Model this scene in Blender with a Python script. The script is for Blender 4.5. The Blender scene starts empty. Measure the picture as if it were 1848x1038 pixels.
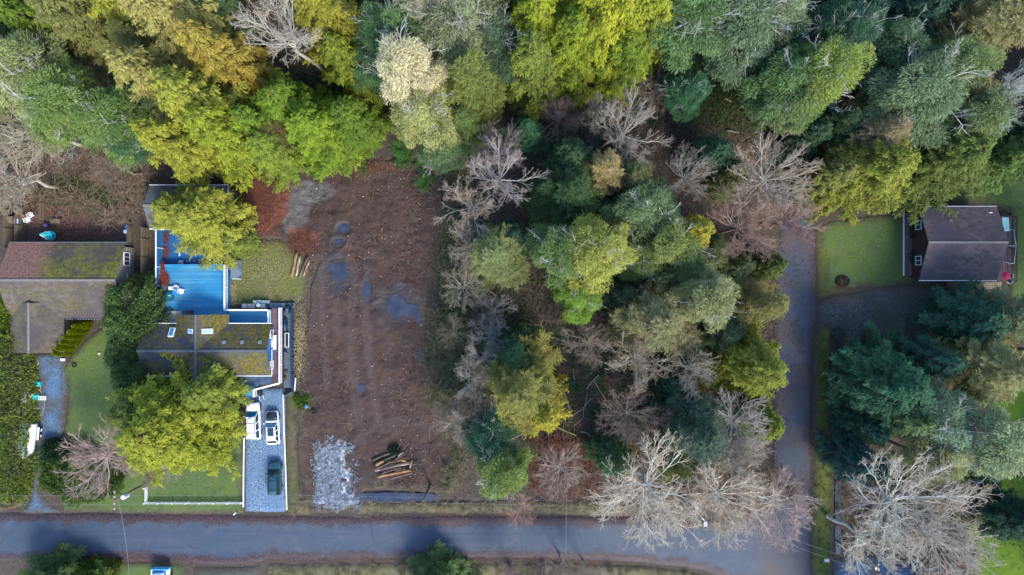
import bpy, bmesh, math, random
import numpy as np
from mathutils import Vector, Matrix, Quaternion

R = math.radians
scene = bpy.context.scene
COL = scene.collection

# ---------------------------------------------------------------- camera
CAM_H = 90.0          # drone height, metres
PPM = 14.0            # photograph pixels per metre on the ground
CX, CY = 924.0, 519.0
cam_d = bpy.data.cameras.new('camera')
cam = bpy.data.objects.new('camera', cam_d)
COL.objects.link(cam)
cam.location = (0, 0, CAM_H)
cam.rotation_euler = (0, 0, 0)
cam_d.sensor_width = 36
cam_d.lens = 36 * CAM_H / (1848 / PPM)
cam_d.clip_start = 1
cam_d.clip_end = 2000
scene.camera = cam

# ---------------------------------------------------------------- light
SUN_EL, SUN_AZ = 44.0, 150.0      # azimuth clockwise from north (+Y is north)
world = bpy.data.worlds.new('World')
scene.world = world
world.use_nodes = True
wt = world.node_tree
wt.nodes.clear()
sky = wt.nodes.new('ShaderNodeTexSky')
sky.sky_type = 'NISHITA'
sky.sun_disc = False
sky.sun_elevation = R(SUN_EL)
sky.sun_rotation = R(SUN_AZ)
sky.air_density = 1.0
sky.dust_density = 0.6
sky.ozone_density = 2.5
bg = wt.nodes.new('ShaderNodeBackground')
bg.inputs['Strength'].default_value = 0.14
wo = wt.nodes.new('ShaderNodeOutputWorld')
wt.links.new(sky.outputs[0], bg.inputs[0])
wt.links.new(bg.outputs[0], wo.inputs[0])
sun_d = bpy.data.lights.new('sun', 'SUN')
sun_d.energy = 1.5
sun_d.angle = R(18.0)
sun_d.color = (1.0, 0.91, 0.74)
sun = bpy.data.objects.new('sun', sun_d)
COL.objects.link(sun)
az = R(SUN_AZ)
sdir = Vector((math.sin(az) * math.cos(R(SUN_EL)), math.cos(az) * math.cos(R(SUN_EL)), math.sin(R(SUN_EL))))
sun.rotation_euler = sdir.to_track_quat('Z', 'Y').to_euler()
scene.view_settings.view_transform = 'Standard'
scene.view_settings.look = 'None'
scene.view_settings.gamma = 1
scene.view_settings.use_curve_mapping = False
scene.view_settings.exposure = 1.85
scene.cycles.max_bounces = 5
scene.cycles.diffuse_bounces = 3
scene.cycles.transparent_max_bounces = 4
scene.cycles.use_denoising = True

# ---------------------------------------------------------------- helpers
def P(px, py, z=0.0):
    k = (CAM_H - z) / CAM_H
    return ((px - CX) / PPM * k, (CY - py) / PPM * k)

def P3(px, py, z=0.0):
    x, y = P(px, py, z)
    return Vector((x, y, z))

def tag(o, label=None, cat=None, group=None, kind=None, color=None):
    if label: o['label'] = label
    if cat: o['category'] = cat
    if group: o['group'] = group
    if kind: o['kind'] = kind
    if color: o.color = (*color, 1)
    return o

def link(name, data, parent=None, loc=None, rz=None):
    o = bpy.data.objects.new(name, data)
    COL.objects.link(o)
    if parent is not None: o.parent = parent
    if loc is not None: o.location = loc
    if rz is not None: o.rotation_euler = (0, 0, rz)
    return o

def empty(name, loc=(0, 0, 0), rz=0.0, label=None, cat=None, group=None):
    o = link(name, None, None, loc, rz)
    o.empty_display_size = 0.3
    return tag(o, label, cat, group)

def np_mesh(name, verts, tris=None, quads=None, mats=(), attrs=None, smooth=False, midx=None):
    me = bpy.data.meshes.new(name)
    verts = np.asarray(verts, np.float32).reshape(-1, 3)
    parts, starts, tot = [], [], 0
    nt = nq = 0
    if tris is not None and len(tris):
        tris = np.asarray(tris, np.int32).reshape(-1, 3); nt = len(tris)
        parts.append(tris.ravel())
    if quads is not None and len(quads):
        quads = np.asarray(quads, np.int32).reshape(-1, 4); nq = len(quads)
        parts.append(quads.ravel())
    loops = np.concatenate(parts)
    ls = np.concatenate([np.arange(nt) * 3, nt * 3 + np.arange(nq) * 4]).astype(np.int32)
    me.vertices.add(len(verts)); me.vertices.foreach_set('co', verts.ravel())
    me.loops.add(len(loops)); me.loops.foreach_set('vertex_index', loops.astype(np.int32))
    me.polygons.add(nt + nq); me.polygons.foreach_set('loop_start', ls)
    if midx is not None: me.polygons.foreach_set('material_index', np.asarray(midx, np.int32))
    if smooth: me.polygons.foreach_set('use_smooth', np.ones(nt + nq, bool))
    for m in mats: me.materials.append(m)
    if attrs:
        for k, v in attrs.items():
            a = me.attributes.new(k, 'FLOAT', 'POINT')
            a.data.foreach_set('value', np.asarray(v, np.float32))
    me.update(calc_edges=True)
    return me

def hash2(ix, iy, seed):
    n = (ix * 374761393 + iy * 668265263 + seed * 2147483647 % 1000003 * 69069) & 0xFFFFFFFF
    n = ((n ^ (n >> 13)) * 1274126177) & 0xFFFFFFFF
    n = n ^ (n >> 16)
    return (n & 0xFFFFFF) / float(0xFFFFFF)

def vnoise(x, y, seed=0):
    x = np.asarray(x, float); y = np.asarray(y, float)
    ix = np.floor(x).astype(np.int64); iy = np.floor(y).astype(np.int64)
    fx = x - ix; fy = y - iy
    fx = fx * fx * (3 - 2 * fx); fy = fy * fy * (3 - 2 * fy)
    a = hash2(ix, iy, seed); b = hash2(ix + 1, iy, seed)
    c = hash2(ix, iy + 1, seed); d = hash2(ix + 1, iy + 1, seed)
    return (a * (1 - fx) + b * fx) * (1 - fy) + (c * (1 - fx) + d * fx) * fy

def fbm(x, y, scale=1.0, octv=4, seed=0):
    x = np.asarray(x, float) / scale; y = np.asarray(y, float) / scale
    s = 0; a = 0.5; t = 0
    for i in range(octv):
        s = s + a * vnoise(x, y, seed + i * 17); t += a
        x = x * 2.03 + 11.3; y = y * 2.03 + 7.7; a *= 0.5
    return s / t

# ---------------------------------------------------------------- material builder
class G:
    def __init__(s, name):
        s.m = bpy.data.materials.new(name); s.m.use_nodes = True
        s.t = s.m.node_tree; s.t.nodes.clear()
        s.geo = None
    def n(s, typ, **kw):
        nd = s.t.nodes.new(typ)
        for k, v in kw.items(): setattr(nd, k, v)
        return nd
    def set(s, inp, v):
        if v is None: return
        if isinstance(v, bpy.types.NodeSocket): s.t.links.new(v, inp)
        elif isinstance(v, tuple) and len(v) == 3 and inp.type == 'RGBA': inp.default_value = (*v, 1)
        else: inp.default_value = v
    def pos(s):
        if s.geo is None: s.geo = s.n('ShaderNodeNewGeometry')
        return s.geo.outputs['Position']
    def obj(s):
        return s.n('ShaderNodeTexCoord').outputs['Object']
    def scalev(s, v, sc, rot=(0, 0, 0)):
        m = s.n('ShaderNodeMapping'); s.set(m.inputs['Vector'], v)
        m.inputs['Scale'].default_value = sc; m.inputs['Rotation'].default_value = rot
        return m.outputs[0]
    def noise(s, vec, scale, detail=3, rough=0.55, dist=0):
        nd = s.n('ShaderNodeTexNoise'); s.set(nd.inputs['Vector'], vec)
        nd.inputs['Scale'].default_value = scale; nd.inputs['Detail'].default_value = detail
        nd.inputs['Roughness'].default_value = rough; nd.inputs['Distortion'].default_value = dist
        return nd.outputs['Fac']
    def voro(s, vec, scale, out='Distance', feature='F1'):
        nd = s.n('ShaderNodeTexVoronoi', feature=feature); s.set(nd.inputs['Vector'], vec)
        nd.inputs['Scale'].default_value = scale
        return nd.outputs[out]
    def math(s, op, a, b=None, c=None, clamp=False):
        nd = s.n('ShaderNodeMath', operation=op, use_clamp=clamp)
        s.set(nd.inputs[0], a); s.set(nd.inputs[1], b); s.set(nd.inputs[2], c)
        return nd.outputs[0]
    def mr(s, v, a, b, c=0.0, d=1.0):
        nd = s.n('ShaderNodeMapRange'); nd.clamp = True
        s.set(nd.inputs['Value'], v)
        for k, x in zip(('From Min', 'From Max', 'To Min', 'To Max'), (a, b, c, d)): nd.inputs[k].default_value = x
        return nd.outputs[0]
    def mix(s, f, a, b, mode='MIX'):
        nd = s.n('ShaderNodeMix', data_type='RGBA', blend_type=mode)
        s.set(nd.inputs[0], f); s.set(nd.inputs[6], a); s.set(nd.inputs[7], b)
        return nd.outputs[2]
    def attr(s, name, col=False):
        nd = s.n('ShaderNodeAttribute', attribute_name=name)
        return nd.outputs['Color'] if col else nd.outputs['Fac']
    def info(s, out='Color'):
        return s.n('ShaderNodeObjectInfo').outputs[out]
    def sep(s, v, i):
        nd = s.n('ShaderNodeSeparateXYZ'); s.set(nd.inputs[0], v); return nd.outputs[i]
    def bump(s, h, strength=0.5, dist=0.1):
        nd = s.n('ShaderNodeBump'); s.set(nd.inputs['Height'], h)
        nd.inputs['Strength'].default_value = strength; nd.inputs['Distance'].default_value = dist
        return nd.outputs[0]
    def out(s, color, rough=0.8, metal=0.0, normal=None, spec=0.3, **kw):
        b = s.n('ShaderNodeBsdfPrincipled')
        s.set(b.inputs['Base Color'], color); s.set(b.inputs['Roughness'], rough)
        s.set(b.inputs['Metallic'], metal); s.set(b.inputs['Normal'], normal)
        b.inputs['Specular IOR Level'].default_value = spec
        for k, v in kw.items(): s.set(b.inputs[k.replace('_', ' ')], v)
        o = s.n('ShaderNodeOutputMaterial'); s.t.links.new(b.outputs[0], o.inputs[0])
        return s.m

def simple(name, col, rough=0.7, metal=0.0, var=0.18, scale=3.0, spec=0.3, bump=0.0, objc=False):
    g = G(name)
    v = g.obj()
    nz = g.noise(v, scale, 4)
    f = g.mr(nz, 0.3, 0.7)
    dark = tuple(c * (1 - var) for c in col); lite = tuple(min(1, c * (1 + var)) for c in col)
    c = g.mix(f, dark, lite)
    if objc: c = g.mix(1.0, c, g.info('Color'), 'MULTIPLY')
    nrm = g.bump(g.noise(v, scale * 6, 4), bump, 0.03) if bump else None
    return g.out(c, rough, metal, nrm, spec)
MAT = {}

# ---- bmesh shape helpers
def bm_box(bm, x0, x1, y0, y1, z0, z1, mi=0, M=None):
    vs = [bm.verts.new(Vector(p) if M is None else M @ Vector(p)) for p in
          ((x0, y0, z0), (x1, y0, z0), (x1, y1, z0), (x0, y1, z0), (x0, y0, z1), (x1, y0, z1), (x1, y1, z1), (x0, y1, z1))]
    for f in ((3, 2, 1, 0), (4, 5, 6, 7), (0, 1, 5, 4), (1, 2, 6, 5), (2, 3, 7, 6), (3, 0, 4, 7)):
        bm.faces.new([vs[i] for i in f]).material_index = mi
    return vs

def bm_tube(bm, pts, rad, n=6, cap=True, mi=0):
    rings = []
    pts = [Vector(p) for p in pts]
    for i, p in enumerate(pts):
        d = (pts[min(i + 1, len(pts) - 1)] - pts[max(i - 1, 0)])
        if d.length < 1e-6: d = Vector((0, 0, 1))
        d.normalize()
        a = d.orthogonal().normalized() if i == 0 else (rings_a - d * rings_a.dot(d)).normalized()
        rings_a = a
        b = d.cross(a)
        r = rad[i] if hasattr(rad, '__len__') else rad
        rings.append([bm.verts.new(p + (a * math.cos(2 * math.pi * k / n) + b * math.sin(2 * math.pi * k / n)) * r) for k in range(n)])
    for i in range(len(rings) - 1):
        for k in range(n):
            f = bm.faces.new((rings[i][k], rings[i][(k + 1) % n], rings[i + 1][(k + 1) % n], rings[i + 1][k]))
            f.material_index = mi; f.smooth = True
    if cap:
        bm.faces.new(rings[0][::-1]).material_index = mi
        bm.faces.new(rings[-1]).material_index = mi

def bm_disc(bm, c, r, h, n=16, mi=0, r2=None):
    r2 = r if r2 is None else r2
    c = Vector(c)
    lo = [bm.verts.new(c + Vector((math.cos(2 * math.pi * k / n) * r, math.sin(2 * math.pi * k / n) * r, 0))) for k in range(n)]
    hi = [bm.verts.new(c + Vector((math.cos(2 * math.pi * k / n) * r2, math.sin(2 * math.pi * k / n) * r2, h))) for k in range(n)]
    for k in range(n):
        bm.faces.new((lo[k], lo[(k + 1) % n], hi[(k + 1) % n], hi[k])).material_index = mi
    bm.faces.new(lo[::-1]).material_index = mi
    bm.faces.new(hi).material_index = mi

def bm_obj(name, bm, mats, parent=None, bevel=0.0, smooth=False, loc=None, rz=None):
    if bevel:
        bmesh.ops.bevel(bm, geom=list(bm.edges), offset=bevel, segments=1, profile=0.5, affect='EDGES')
    me = bpy.data.meshes.new(name)
    bm.to_mesh(me); bm.free()
    for m in (mats if isinstance(mats, (list, tuple)) else [mats]): me.materials.append(m)
    if smooth:
        me.polygons.foreach_set('use_smooth', np.ones(len(me.polygons), bool))
    return link(name, me, parent, loc, rz)

def box(name, x0, x1, y0, y1, z0, z1, m, parent=None, bevel=0.0, M=None):
    bm = bmesh.new(); bm_box(bm, x0, x1, y0, y1, z0, z1, 0, M)
    return bm_obj(name, bm, m, parent, bevel)

def tube(name, pts, rad, m, parent=None, n=6):
    bm = bmesh.new(); bm_tube(bm, pts, rad, n)
    return bm_obj(name, bm, m, parent)

def copy_tree(o, parent=None):
    c = o.copy(); COL.objects.link(c)
    if parent is not None: c.parent = parent
    for ch in o.children: copy_tree(ch, c)
    return c
# ================================================================ GROUND
def earth(g, v, seed=0.0):
    """forest-floor colour used by the ground and by the worn borders of every other sheet"""
    a = g.noise(v, 0.12, 4, 0.6); b = g.noise(v, 1.1, 5, 0.65); c = g.noise(v, 5.0, 4, 0.7)
    col = g.mix(g.mr(a, 0.35, 0.65), (0.055, 0.040, 0.036), (0.095, 0.068, 0.052))
    col = g.mix(g.mr(b, 0.45, 0.7), col, (0.050, 0.055, 0.030))
    col = g.mix(g.mr(c, 0.55, 0.75), col, (0.16, 0.12, 0.09))
    return g.mix(g.mr(c, 0.45, 0.30), col, (0.022, 0.018, 0.018)), b, c

g = G('forest_floor'); v = g.pos()
col, b, c = earth(g, v)
MAT['floor'] = g.out(col, 0.9, normal=g.bump(c, 0.8, 0.15))

def edged(g, v, col, amp=0.7, width=0.5, under=None):
    e = g.attr('edge')
    nz = g.math('SUBTRACT', g.noise(v, 1.4, 4, 0.65), 0.5)
    f = g.mr(g.math('ADD', e, g.math('MULTIPLY', nz, amp * 3)), 0.0, width)
    if under is None: under = earth(g, v)[0]
    return g.mix(f, under, col)

# mud of the cleared lot
g = G('churned_mud'); v = g.pos()
a = g.noise(v, 0.10, 3); b = g.noise(v, 0.55, 5, 0.65); c = g.noise(v, 3.2, 5, 0.72); d = g.noise(g.scalev(v, (1, .25, 1)), 2.2, 4, 0.7)
col = g.mix(g.mr(a, 0.35, 0.65), (0.048, 0.028, 0.023), (0.078, 0.045, 0.031))
col = g.mix(g.mr(b, 0.42, 0.68), col, (0.042, 0.030, 0.028))
col = g.mix(g.mr(d, 0.52, 0.75, 0, 0.6), col, (0.045, 0.035, 0.036))
col = g.mix(g.mr(c, 0.58, 0.78, 0, 0.7), col, (0.115, 0.078, 0.060))
col = g.mix(g.mr(c, 0.42, 0.28), col, (0.030, 0.023, 0.026))
col = g.mix(g.math('MULTIPLY', g.attr('track'), 0.7), col, (0.078, 0.058, 0.056))
col = g.mix(g.attr('silt'), col, g.mix(g.mr(g.noise(g.scalev(v, (1, 3, 1), (0, 0, .6)), 1.2, 6, .75), .35, .65), (0.055, 0.048, 0.046), (0.145, 0.132, 0.122)))
mulch = g.mix(g.mr(g.noise(v, 6, 4, .7), .4, .6), (0.10, 0.032, 0.022), (0.24, 0.085, 0.055))
col = g.mix(g.attr('mulch'), col, mulch)
col = g.mix(g.math('MULTIPLY', g.attr('wet'), 0.55), col, (0.030, 0.027, 0.033))
rough = g.mr(g.attr('wet'), 0, 1, 0.85, 0.35)
MAT['mud'] = g.out(edged(g, v, col, 0.9, 1.2), rough, normal=g.bump(g.math('ADD', c, b), 0.9, 0.14))

# asphalt
g = G('asphalt'); v = g.pos()
a = g.noise(v, 0.09, 3); b = g.noise(v, 0.6, 4, 0.6); c = g.noise(v, 22, 3, 0.8)
lane = g.noise(g.scalev(v, (0.05, 1, 1)), 0.9, 4, 0.6)
lane2 = g.noise(g.scalev(v, (1, 0.05, 1)), 0.9, 4, 0.6)
vert = g.attr('vert')
ln = g.mix(vert, lane, lane2)
col = g.mix(g.mr(a, 0.35, 0.65), (0.030, 0.054, 0.086), (0.046, 0.062, 0.082))
col = g.mix(g.mr(ln, 0.45, 0.7, 0, 0.6), col, (0.034, 0.050, 0.095))
col = g.mix(g.mr(b, 0.50, 0.75, 0, 0.35), col, (0.12, 0.11, 0.12))
col = g.mix(g.mr(c, 0.55, 0.8, 0, 0.6), col, (0.15, 0.15, 0.17))
wt = g.noise(g.mix(vert, g.scalev(v, (0.03, 1, 1)), g.scalev(v, (1, 0.03, 1))), 2.6, 3, 0.5)
col = g.mix(g.mr(wt, 0.52, 0.66, 0, 0.35), col, (0.070, 0.080, 0.105))
col = g.mix(g.math('MULTIPLY', vert, g.mr(g.noise(v, .25, 4, .6), .38, .62)), col, (0.068, 0.056, 0.058))
ck = g.voro(g.mix(0.35, v, g.n('ShaderNodeTexNoise').outputs['Color']), 0.35, 'Distance', 'DISTANCE_TO_EDGE')
col = g.mix(g.mr(ck, 0.012, 0.0, 0, .55), col, (0.02, 0.022, 0.03))
duff = g.mix(g.mr(g.noise(v, 4, 4, .7), .4, .62), (0.030, 0.020, 0.025), (0.072, 0.047, 0.045))
e = g.attr('edge')
f = g.mr(g.math('ADD', e, g.math('MULTIPLY', g.math('SUBTRACT', g.noise(v, .5, 5, .7), .5), 3.2)), 0.9, 1.5)
f = g.math('ADD', f, g.math('MULTIPLY', vert, 0.55), clamp=True)
col = g.mix(f, duff, col)
MAT['road'] = g.out(col, 0.6, normal=g.bump(c, 0.3, 0.02), spec=0.35)

def gravel_mat(name, c0, c1, c2, sc=6.0, amp=0.3, width=0.3, patch=None):
    g = G(name); v = g.pos()
    vc = g.voro(v, sc, 'Color'); vd = g.voro(v, sc)
    s = g.sep(vc, 0)
    a = g.noise(v, 0.35, 4, 0.6)
    col = g.mix(s, c0, c1)
    col = g.mix(g.mr(a, 0.4, 0.65), col, c2)
    col = g.mix(g.mr(vd, 0.35, 0.75, 0, 0.75), col, tuple(x * 0.35 for x in c0))
    if patch:
        col = g.mix(g.mr(g.noise(v, 0.22, 4, .6), .5, .62), col, patch)
    return g.out(edged(g, v, col, amp, width), 0.85, normal=g.bump(g.math('SUBTRACT', 1.0, vd), 0.7, 0.08))
MAT['gravel_blue'] = gravel_mat('bluish_gravel', (0.09, 0.15, 0.23), (0.24, 0.34, 0.46), (0.13, 0.22, 0.34), 8.0)
MAT['gravel_drive'] = gravel_mat('old_gravel', (0.06, 0.11, 0.19), (0.16, 0.28, 0.42), (0.10, 0.20, 0.34), 8.0, 0.8, 1.3, (0.075, 0.070, 0.075))
MAT['gravel_dark'] = gravel_mat('dark_gravel', (0.05, 0.055, 0.055), (0.14, 0.15, 0.15), (0.075, 0.075, 0.058), 7.0, 1.0, 1.5, (0.060, 0.060, 0.045))
MAT['rock'] = gravel_mat('quarry_rock', (0.16, 0.18, 0.22), (0.50, 0.56, 0.62), (0.24, 0.28, 0.34), 2.6, 2.4, 0.9)

def lawn_mat(name, c0, c1, c2, bare=0.62, leaf=0.72):
    g = G(name); v = g.pos()
    a = g.noise(v, 0.16, 3); b = g.noise(v, 1.0, 5, 0.65); c = g.noise(v, 9, 4, 0.75)
    col = g.mix(g.mr(a, 0.38, 0.62), c0, c1)
    col = g.mix(g.mr(b, 0.45, 0.7), col, c2)
    col = g.mix(g.mr(c, 0.55, 0.72, 0, 0.45), col, tuple(x * 1.7 for x in c1))
    col = g.mix(g.mr(c, 0.46, 0.30, 0, 0.75), col, tuple(x * 0.4 for x in c0))
    col = g.mix(g.mr(g.noise(v, 0.3, 5, 0.7), bare, bare + .12, 0, .8), col, (0.15, 0.13, 0.075))
    col = g.mix(g.mr(g.noise(v, 0.45, 5, 0.75, 1.2), .54, .64, 0, .55), col, tuple(x * .55 for x in c2))
    col = g.mix(g.mr(g.noise(v, 2.4, 5, 0.8), .56, .70, 0, .5), col, (0.17, 0.155, 0.07))
    return g.out(edged(g, v, col, 0.9, 1.0), 0.9, normal=g.bump(g.math('ADD', c, b), 0.9, 0.12))
MAT['lawn'] = lawn_mat('mown_lawn', (0.070, 0.120, 0.034), (0.100, 0.145, 0.028), (0.090, 0.130, 0.055))
MAT['lawn_olive'] = lawn_mat('leafy_lawn', (0.095, 0.110, 0.030), (0.125, 0.130, 0.030), (0.110, 0.115, 0.050), 0.54)
MAT['lawn_bright'] = lawn_mat('bright_lawn', (0.075, 0.150, 0.008), (0.110, 0.190, 0.008), (0.09, 0.16, 0.012), 0.75)
MAT['verge'] = lawn_mat('grass_verge', (0.070, 0.090, 0.016), (0.110, 0.125, 0.014), (0.055, 0.085, 0.030), 0.60)
MAT['dry'] = lawn_mat('dry_verge', (0.13, 0.115, 0.060), (0.19, 0.16, 0.085), (0.12, 0.12, 0.055), 0.48)

g = G('puddle_water'); v = g.pos()
MAT['water'] = g.out(g.mix(g.mr(g.noise(v, .7, 3), .4, .6), (0.016, 0.020, 0.038), (0.036, 0.036, 0.055)), 0.09,
                     normal=g.bump(g.noise(v, 3, 3), 0.06, 0.02), spec=0.9)

def poly_sd(x, y, poly):
    """signed distance to a polygon, positive inside"""
    p = np.asarray(poly, float); q = np.roll(p, -1, 0)
    shp = x.shape; x = x.ravel(); y = y.ravel()
    best = np.full(x.shape, 1e9); bx = np.zeros_like(x); by = np.zeros_like(y)
    ins = np.zeros(x.shape, bool)
    for (ax, ay), (cx, cy) in zip(p, q):
        dx, dy = cx - ax, cy - ay
        t = np.clip(((x - ax) * dx + (y - ay) * dy) / (dx * dx + dy * dy + 1e-12), 0, 1)
        qx = ax + t * dx; qy = ay + t * dy
        d = np.hypot(x - qx, y - qy)
        m = d < best
        best = np.where(m, d, best); bx = np.where(m, qx, bx); by = np.where(m, qy, by)
        c = ((ay > y) != (cy > y)) & (x < (cx - ax) * (y - ay) / (cy - ay + 1e-12) + ax)
        ins ^= c
    return np.where(ins, best, -best).reshape(shp), bx.reshape(shp), by.reshape(shp)

def wob(pts, amp=0.25, step=1.2, seed=0):
    """resample a polygon and give it an uneven border"""
    out = []
    n = len(pts)
    for i in range(n):
        a = np.array(pts[i]); b = np.array(pts[(i + 1) % n])
        L = np.hypot(*(b - a)); k = max(1, int(L / step))
        nrm = np.array((-(b - a)[1], (b - a)[0])) / (L + 1e-9)
        for j in range(k):
            p = a + (b - a) * j / k
            out.append(tuple(p + nrm * (fbm(p[0], p[1], 2.2, 3, seed) - .5) * 2 * amp))
    return out

def patch(name, pts_px, z, m, cell=0.4, amp=0.25, attrs=None, height=None, seed=1, kind='structure', world=False, extra=()):
    pts = [p if world else P(*p) for p in pts_px]
    poly = wob(pts, amp, 1.0, seed) if amp else pts
    pa = np.array(poly)
    x0, y0 = pa.min(0) - cell; x1, y1 = pa.max(0) + cell
    nx = int((x1 - x0) / cell) + 2; ny = int((y1 - y0) / cell) + 2
    X, Y = np.meshgrid(x0 + np.arange(nx) * cell, y0 + np.arange(ny) * cell)
    sd, bx, by = poly_sd(X, Y, poly)
    inside = sd > 0
    cellin = inside[:-1, :-1] | inside[1:, :-1] | inside[:-1, 1:] | inside[1:, 1:]
    X2 = np.where(inside, X, bx); Y2 = np.where(inside, Y, by)
    sdc = np.where(inside, sd, 0)
    idx = np.arange(nx * ny).reshape(ny, nx)
    q = np.stack([idx[:-1, :-1][cellin], idx[:-1, 1:][cellin], idx[1:, 1:][cellin], idx[1:, :-1][cellin]], 1)
    used = np.unique(q); remap = np.full(nx * ny, -1); remap[used] = np.arange(len(used))
    xs = X2.ravel()[used]; ys = Y2.ravel()[used]; s = sdc.ravel()[used]
    zs = np.full(len(used), z, float)
    if height is not None: zs = zs + height(xs, ys, s)
    if m is not MAT['water']: zs = zs - 0.26 * np.clip(1 - s / 0.3, 0, 1)
    at = {'edge': s}
    if attrs: at.update(attrs(xs, ys, s))
    me = np_mesh(name, np.stack([xs, ys, zs], 1), quads=remap[q], mats=[m], attrs=at, smooth=True)
    o = link(name, me)
    if kind: o['kind'] = kind
    return o

# --- base ground: one sheet to the horizon, gently uneven inside the wood
gx = np.concatenate([[-900, -400, -200, -130], np.linspace(-100, 100, 201), [130, 200, 400, 900]])
gy = np.concatenate([[-900, -400, -200, -100], np.linspace(-70, 70, 141), [100, 200, 400, 900]])
X, Y = np.meshgrid(gx, gy)
Z = -0.30 + 0.22 * fbm(X, Y, 6, 4, 3)
idx = np.arange(X.size).reshape(X.shape)
q = np.stack([idx[:-1, :-1].ravel(), idx[:-1, 1:].ravel(), idx[1:, 1:].ravel(), idx[1:, :-1].ravel()], 1)
ground = link('ground', np_mesh('ground', np.stack([X.ravel(), Y.ravel(), Z.ravel()], 1), quads=q, mats=[MAT['floor']], smooth=True))
ground['kind'] = 'structure'

# --- roads
ROAD = [(-900, 926), (-300, 922), (0, 924), (200, 926), (420, 929), (640, 932), (900, 930), (1100, 932), (1250, 938), (1330, 934), (1372, 915), (1390, 880),
        (1394, 780), (1392, 640), (1396, 520), (1402, 440), (1412, 380), (1470, 380), (1472, 440), (1474, 560), (1470, 700), (1466, 860), (1465, 1000), (1475, 1100), (1490, 1500), (1300, 1500),
        (1340, 1060), (1270, 1032), (1160, 1018), (1000, 1012), (760, 1012), (480, 1014), (440, 1020), (380, 1022), (250, 1012), (0, 1016), (-300, 1016), (-900, 1020)]
def road_attr(x, y, s):
    return {'vert': np.clip((x - 30) / 3, 0, 1)}
patch('road', ROAD, -0.04, MAT['road'], 0.5, 0.18, attrs=road_attr, seed=5)

# --- cleared building lot
CLEAR = [(415, 318), (470, 300), (560, 300), (640, 290), (720, 285), (790, 300), (800, 340), (800, 420), (785, 500), (770, 560), (772, 640), (790, 720), (815, 800), (820, 890),
         (660, 884), (640, 925), (560, 926), (545, 900), (532, 800), (540, 700), (548, 600), (560, 520), (575, 470), (545, 440), (500, 432), (440, 430), (420, 380)]
TR = [([(578, 470), (582, 560), (586, 640), (590, 700)], 1.0), ([(608, 480), (606, 560), (612, 600)], .8), ([(640, 480), (634, 560), (632, 640), (644, 760)], .8),
      ([(662, 480), (660, 560), (668, 660), (680, 740), (690, 780)], 1.0), ([(560, 480), (566, 600)], .6), ([(640, 800), (680, 770), (730, 758), (790, 775)], .9),
      ([(640, 660), (650, 740), (655, 800)], .7), ([(700, 600), (700, 700), (712, 780)], .5), ([(630, 830), (600, 880), (606, 930)], .6), ([(600, 790), (640, 830), (640, 920)], .5)]
def track_w(x, y):
    w = np.zeros_like(x); sgn = np.zeros_like(x)
    for pts, k in TR:
        wp = [P(*p) for p in pts]
        for (ax, ay), (cx, cy) in zip(wp[:-1], wp[1:]):
            dx, dy = cx - ax, cy - ay
            t = np.clip(((x - ax) * dx + (y - ay) * dy) / (dx * dx + dy * dy), 0, 1)
            d = np.hypot(x - ax - t * dx, y - ay - t * dy)
            d = d + (fbm(x, y, 1.5, 3, 9) - .5) * .5
            w = np.maximum(w, k * np.clip(1.3 - d / .55, 0, 1))
    return w
def blob(x, y, px, py, rx, ry, ns=0.35, seed=3):
    wx, wy = P(px, py)
    d = np.hypot((x - wx) / (rx / PPM), (y - wy) / (ry / PPM)) + (fbm(x, y, 1.6, 4, seed) - .5) * 2 * ns
    return np.clip((1.15 - d) / .3, 0, 1)
PUD = [(612, 492, 20, 23), (600, 483, 10, 14), (621, 412, 11, 9), (612, 436, 11, 8), (662, 525, 8, 17), (716, 553, 22, 26), (738, 558, 20, 15), (757, 573, 6, 12), (757, 640, 5, 8),
       (652, 700, 6, 10), (606, 520, 5, 12)]
def pud_w(x, y, grow=1.0):
    w = np.zeros_like(x)
    for i, (a, b, c, d) in enumerate(PUD):
        w = np.maximum(w, blob(x, y, a, b, c * grow, d * grow, .45, 20 + i))
    return w
def mud_attr(x, y, s):
    return {'track': track_w(x, y), 'wet': pud_w(x, y, 1.6),
            'silt': np.maximum.reduce([blob(x, y, 545, 350, 42, 26, .5), blob(x, y, 530, 385, 30, 36, .5), blob(x, y, 580, 345, 30, 14, .5, 8) * .8]),
            'mulch': np.maximum.reduce([blob(x, y, 472, 365, 50, 62, .4, 5), blob(x, y, 543, 440, 28, 28, .5, 6) * .8, blob(x, y, 640, 300, 60, 14, .6, 7) * .5, blob(x, y, 430, 330, 30, 25, .3, 4)])}
def mud_h(x, y, s):
    e = np.clip(s / 2, 0, 1)
    h = (fbm(x, y, 2.2, 5, 31) - .5) * .62 + (fbm(x, y, .55, 3, 33) - .5) * .30
    h = h * (1 - .75 * track_w(x, y)) - .03 * track_w(x, y)
    w = pud_w(x, y, 1.25)
    return e * (h * (1 - w) - .10 * w) 
patch('mud_clearing', CLEAR, 0.02, MAT['mud'], 0.22, 0.4, attrs=mud_attr, height=mud_h, seed=8)
for i, (a, b, c, d) in enumerate(PUD):
    x, y = P(a, b)
    n = 26
    pts = [(x + math.cos(2 * math.pi * k / n) * c * .78 / PPM * (0.8 + .4 * random.Random(i * 99 + k // 2).random()),
            y + math.sin(2 * math.pi * k / n) * d * .78 / PPM * (0.8 + .4 * random.Random(i * 77 + k // 2).random())) for k in range(n)]
    patch('puddle', pts, -0.030 + .001 * i, MAT['water'], 0.3, 0.22, world=True, seed=i)

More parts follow.
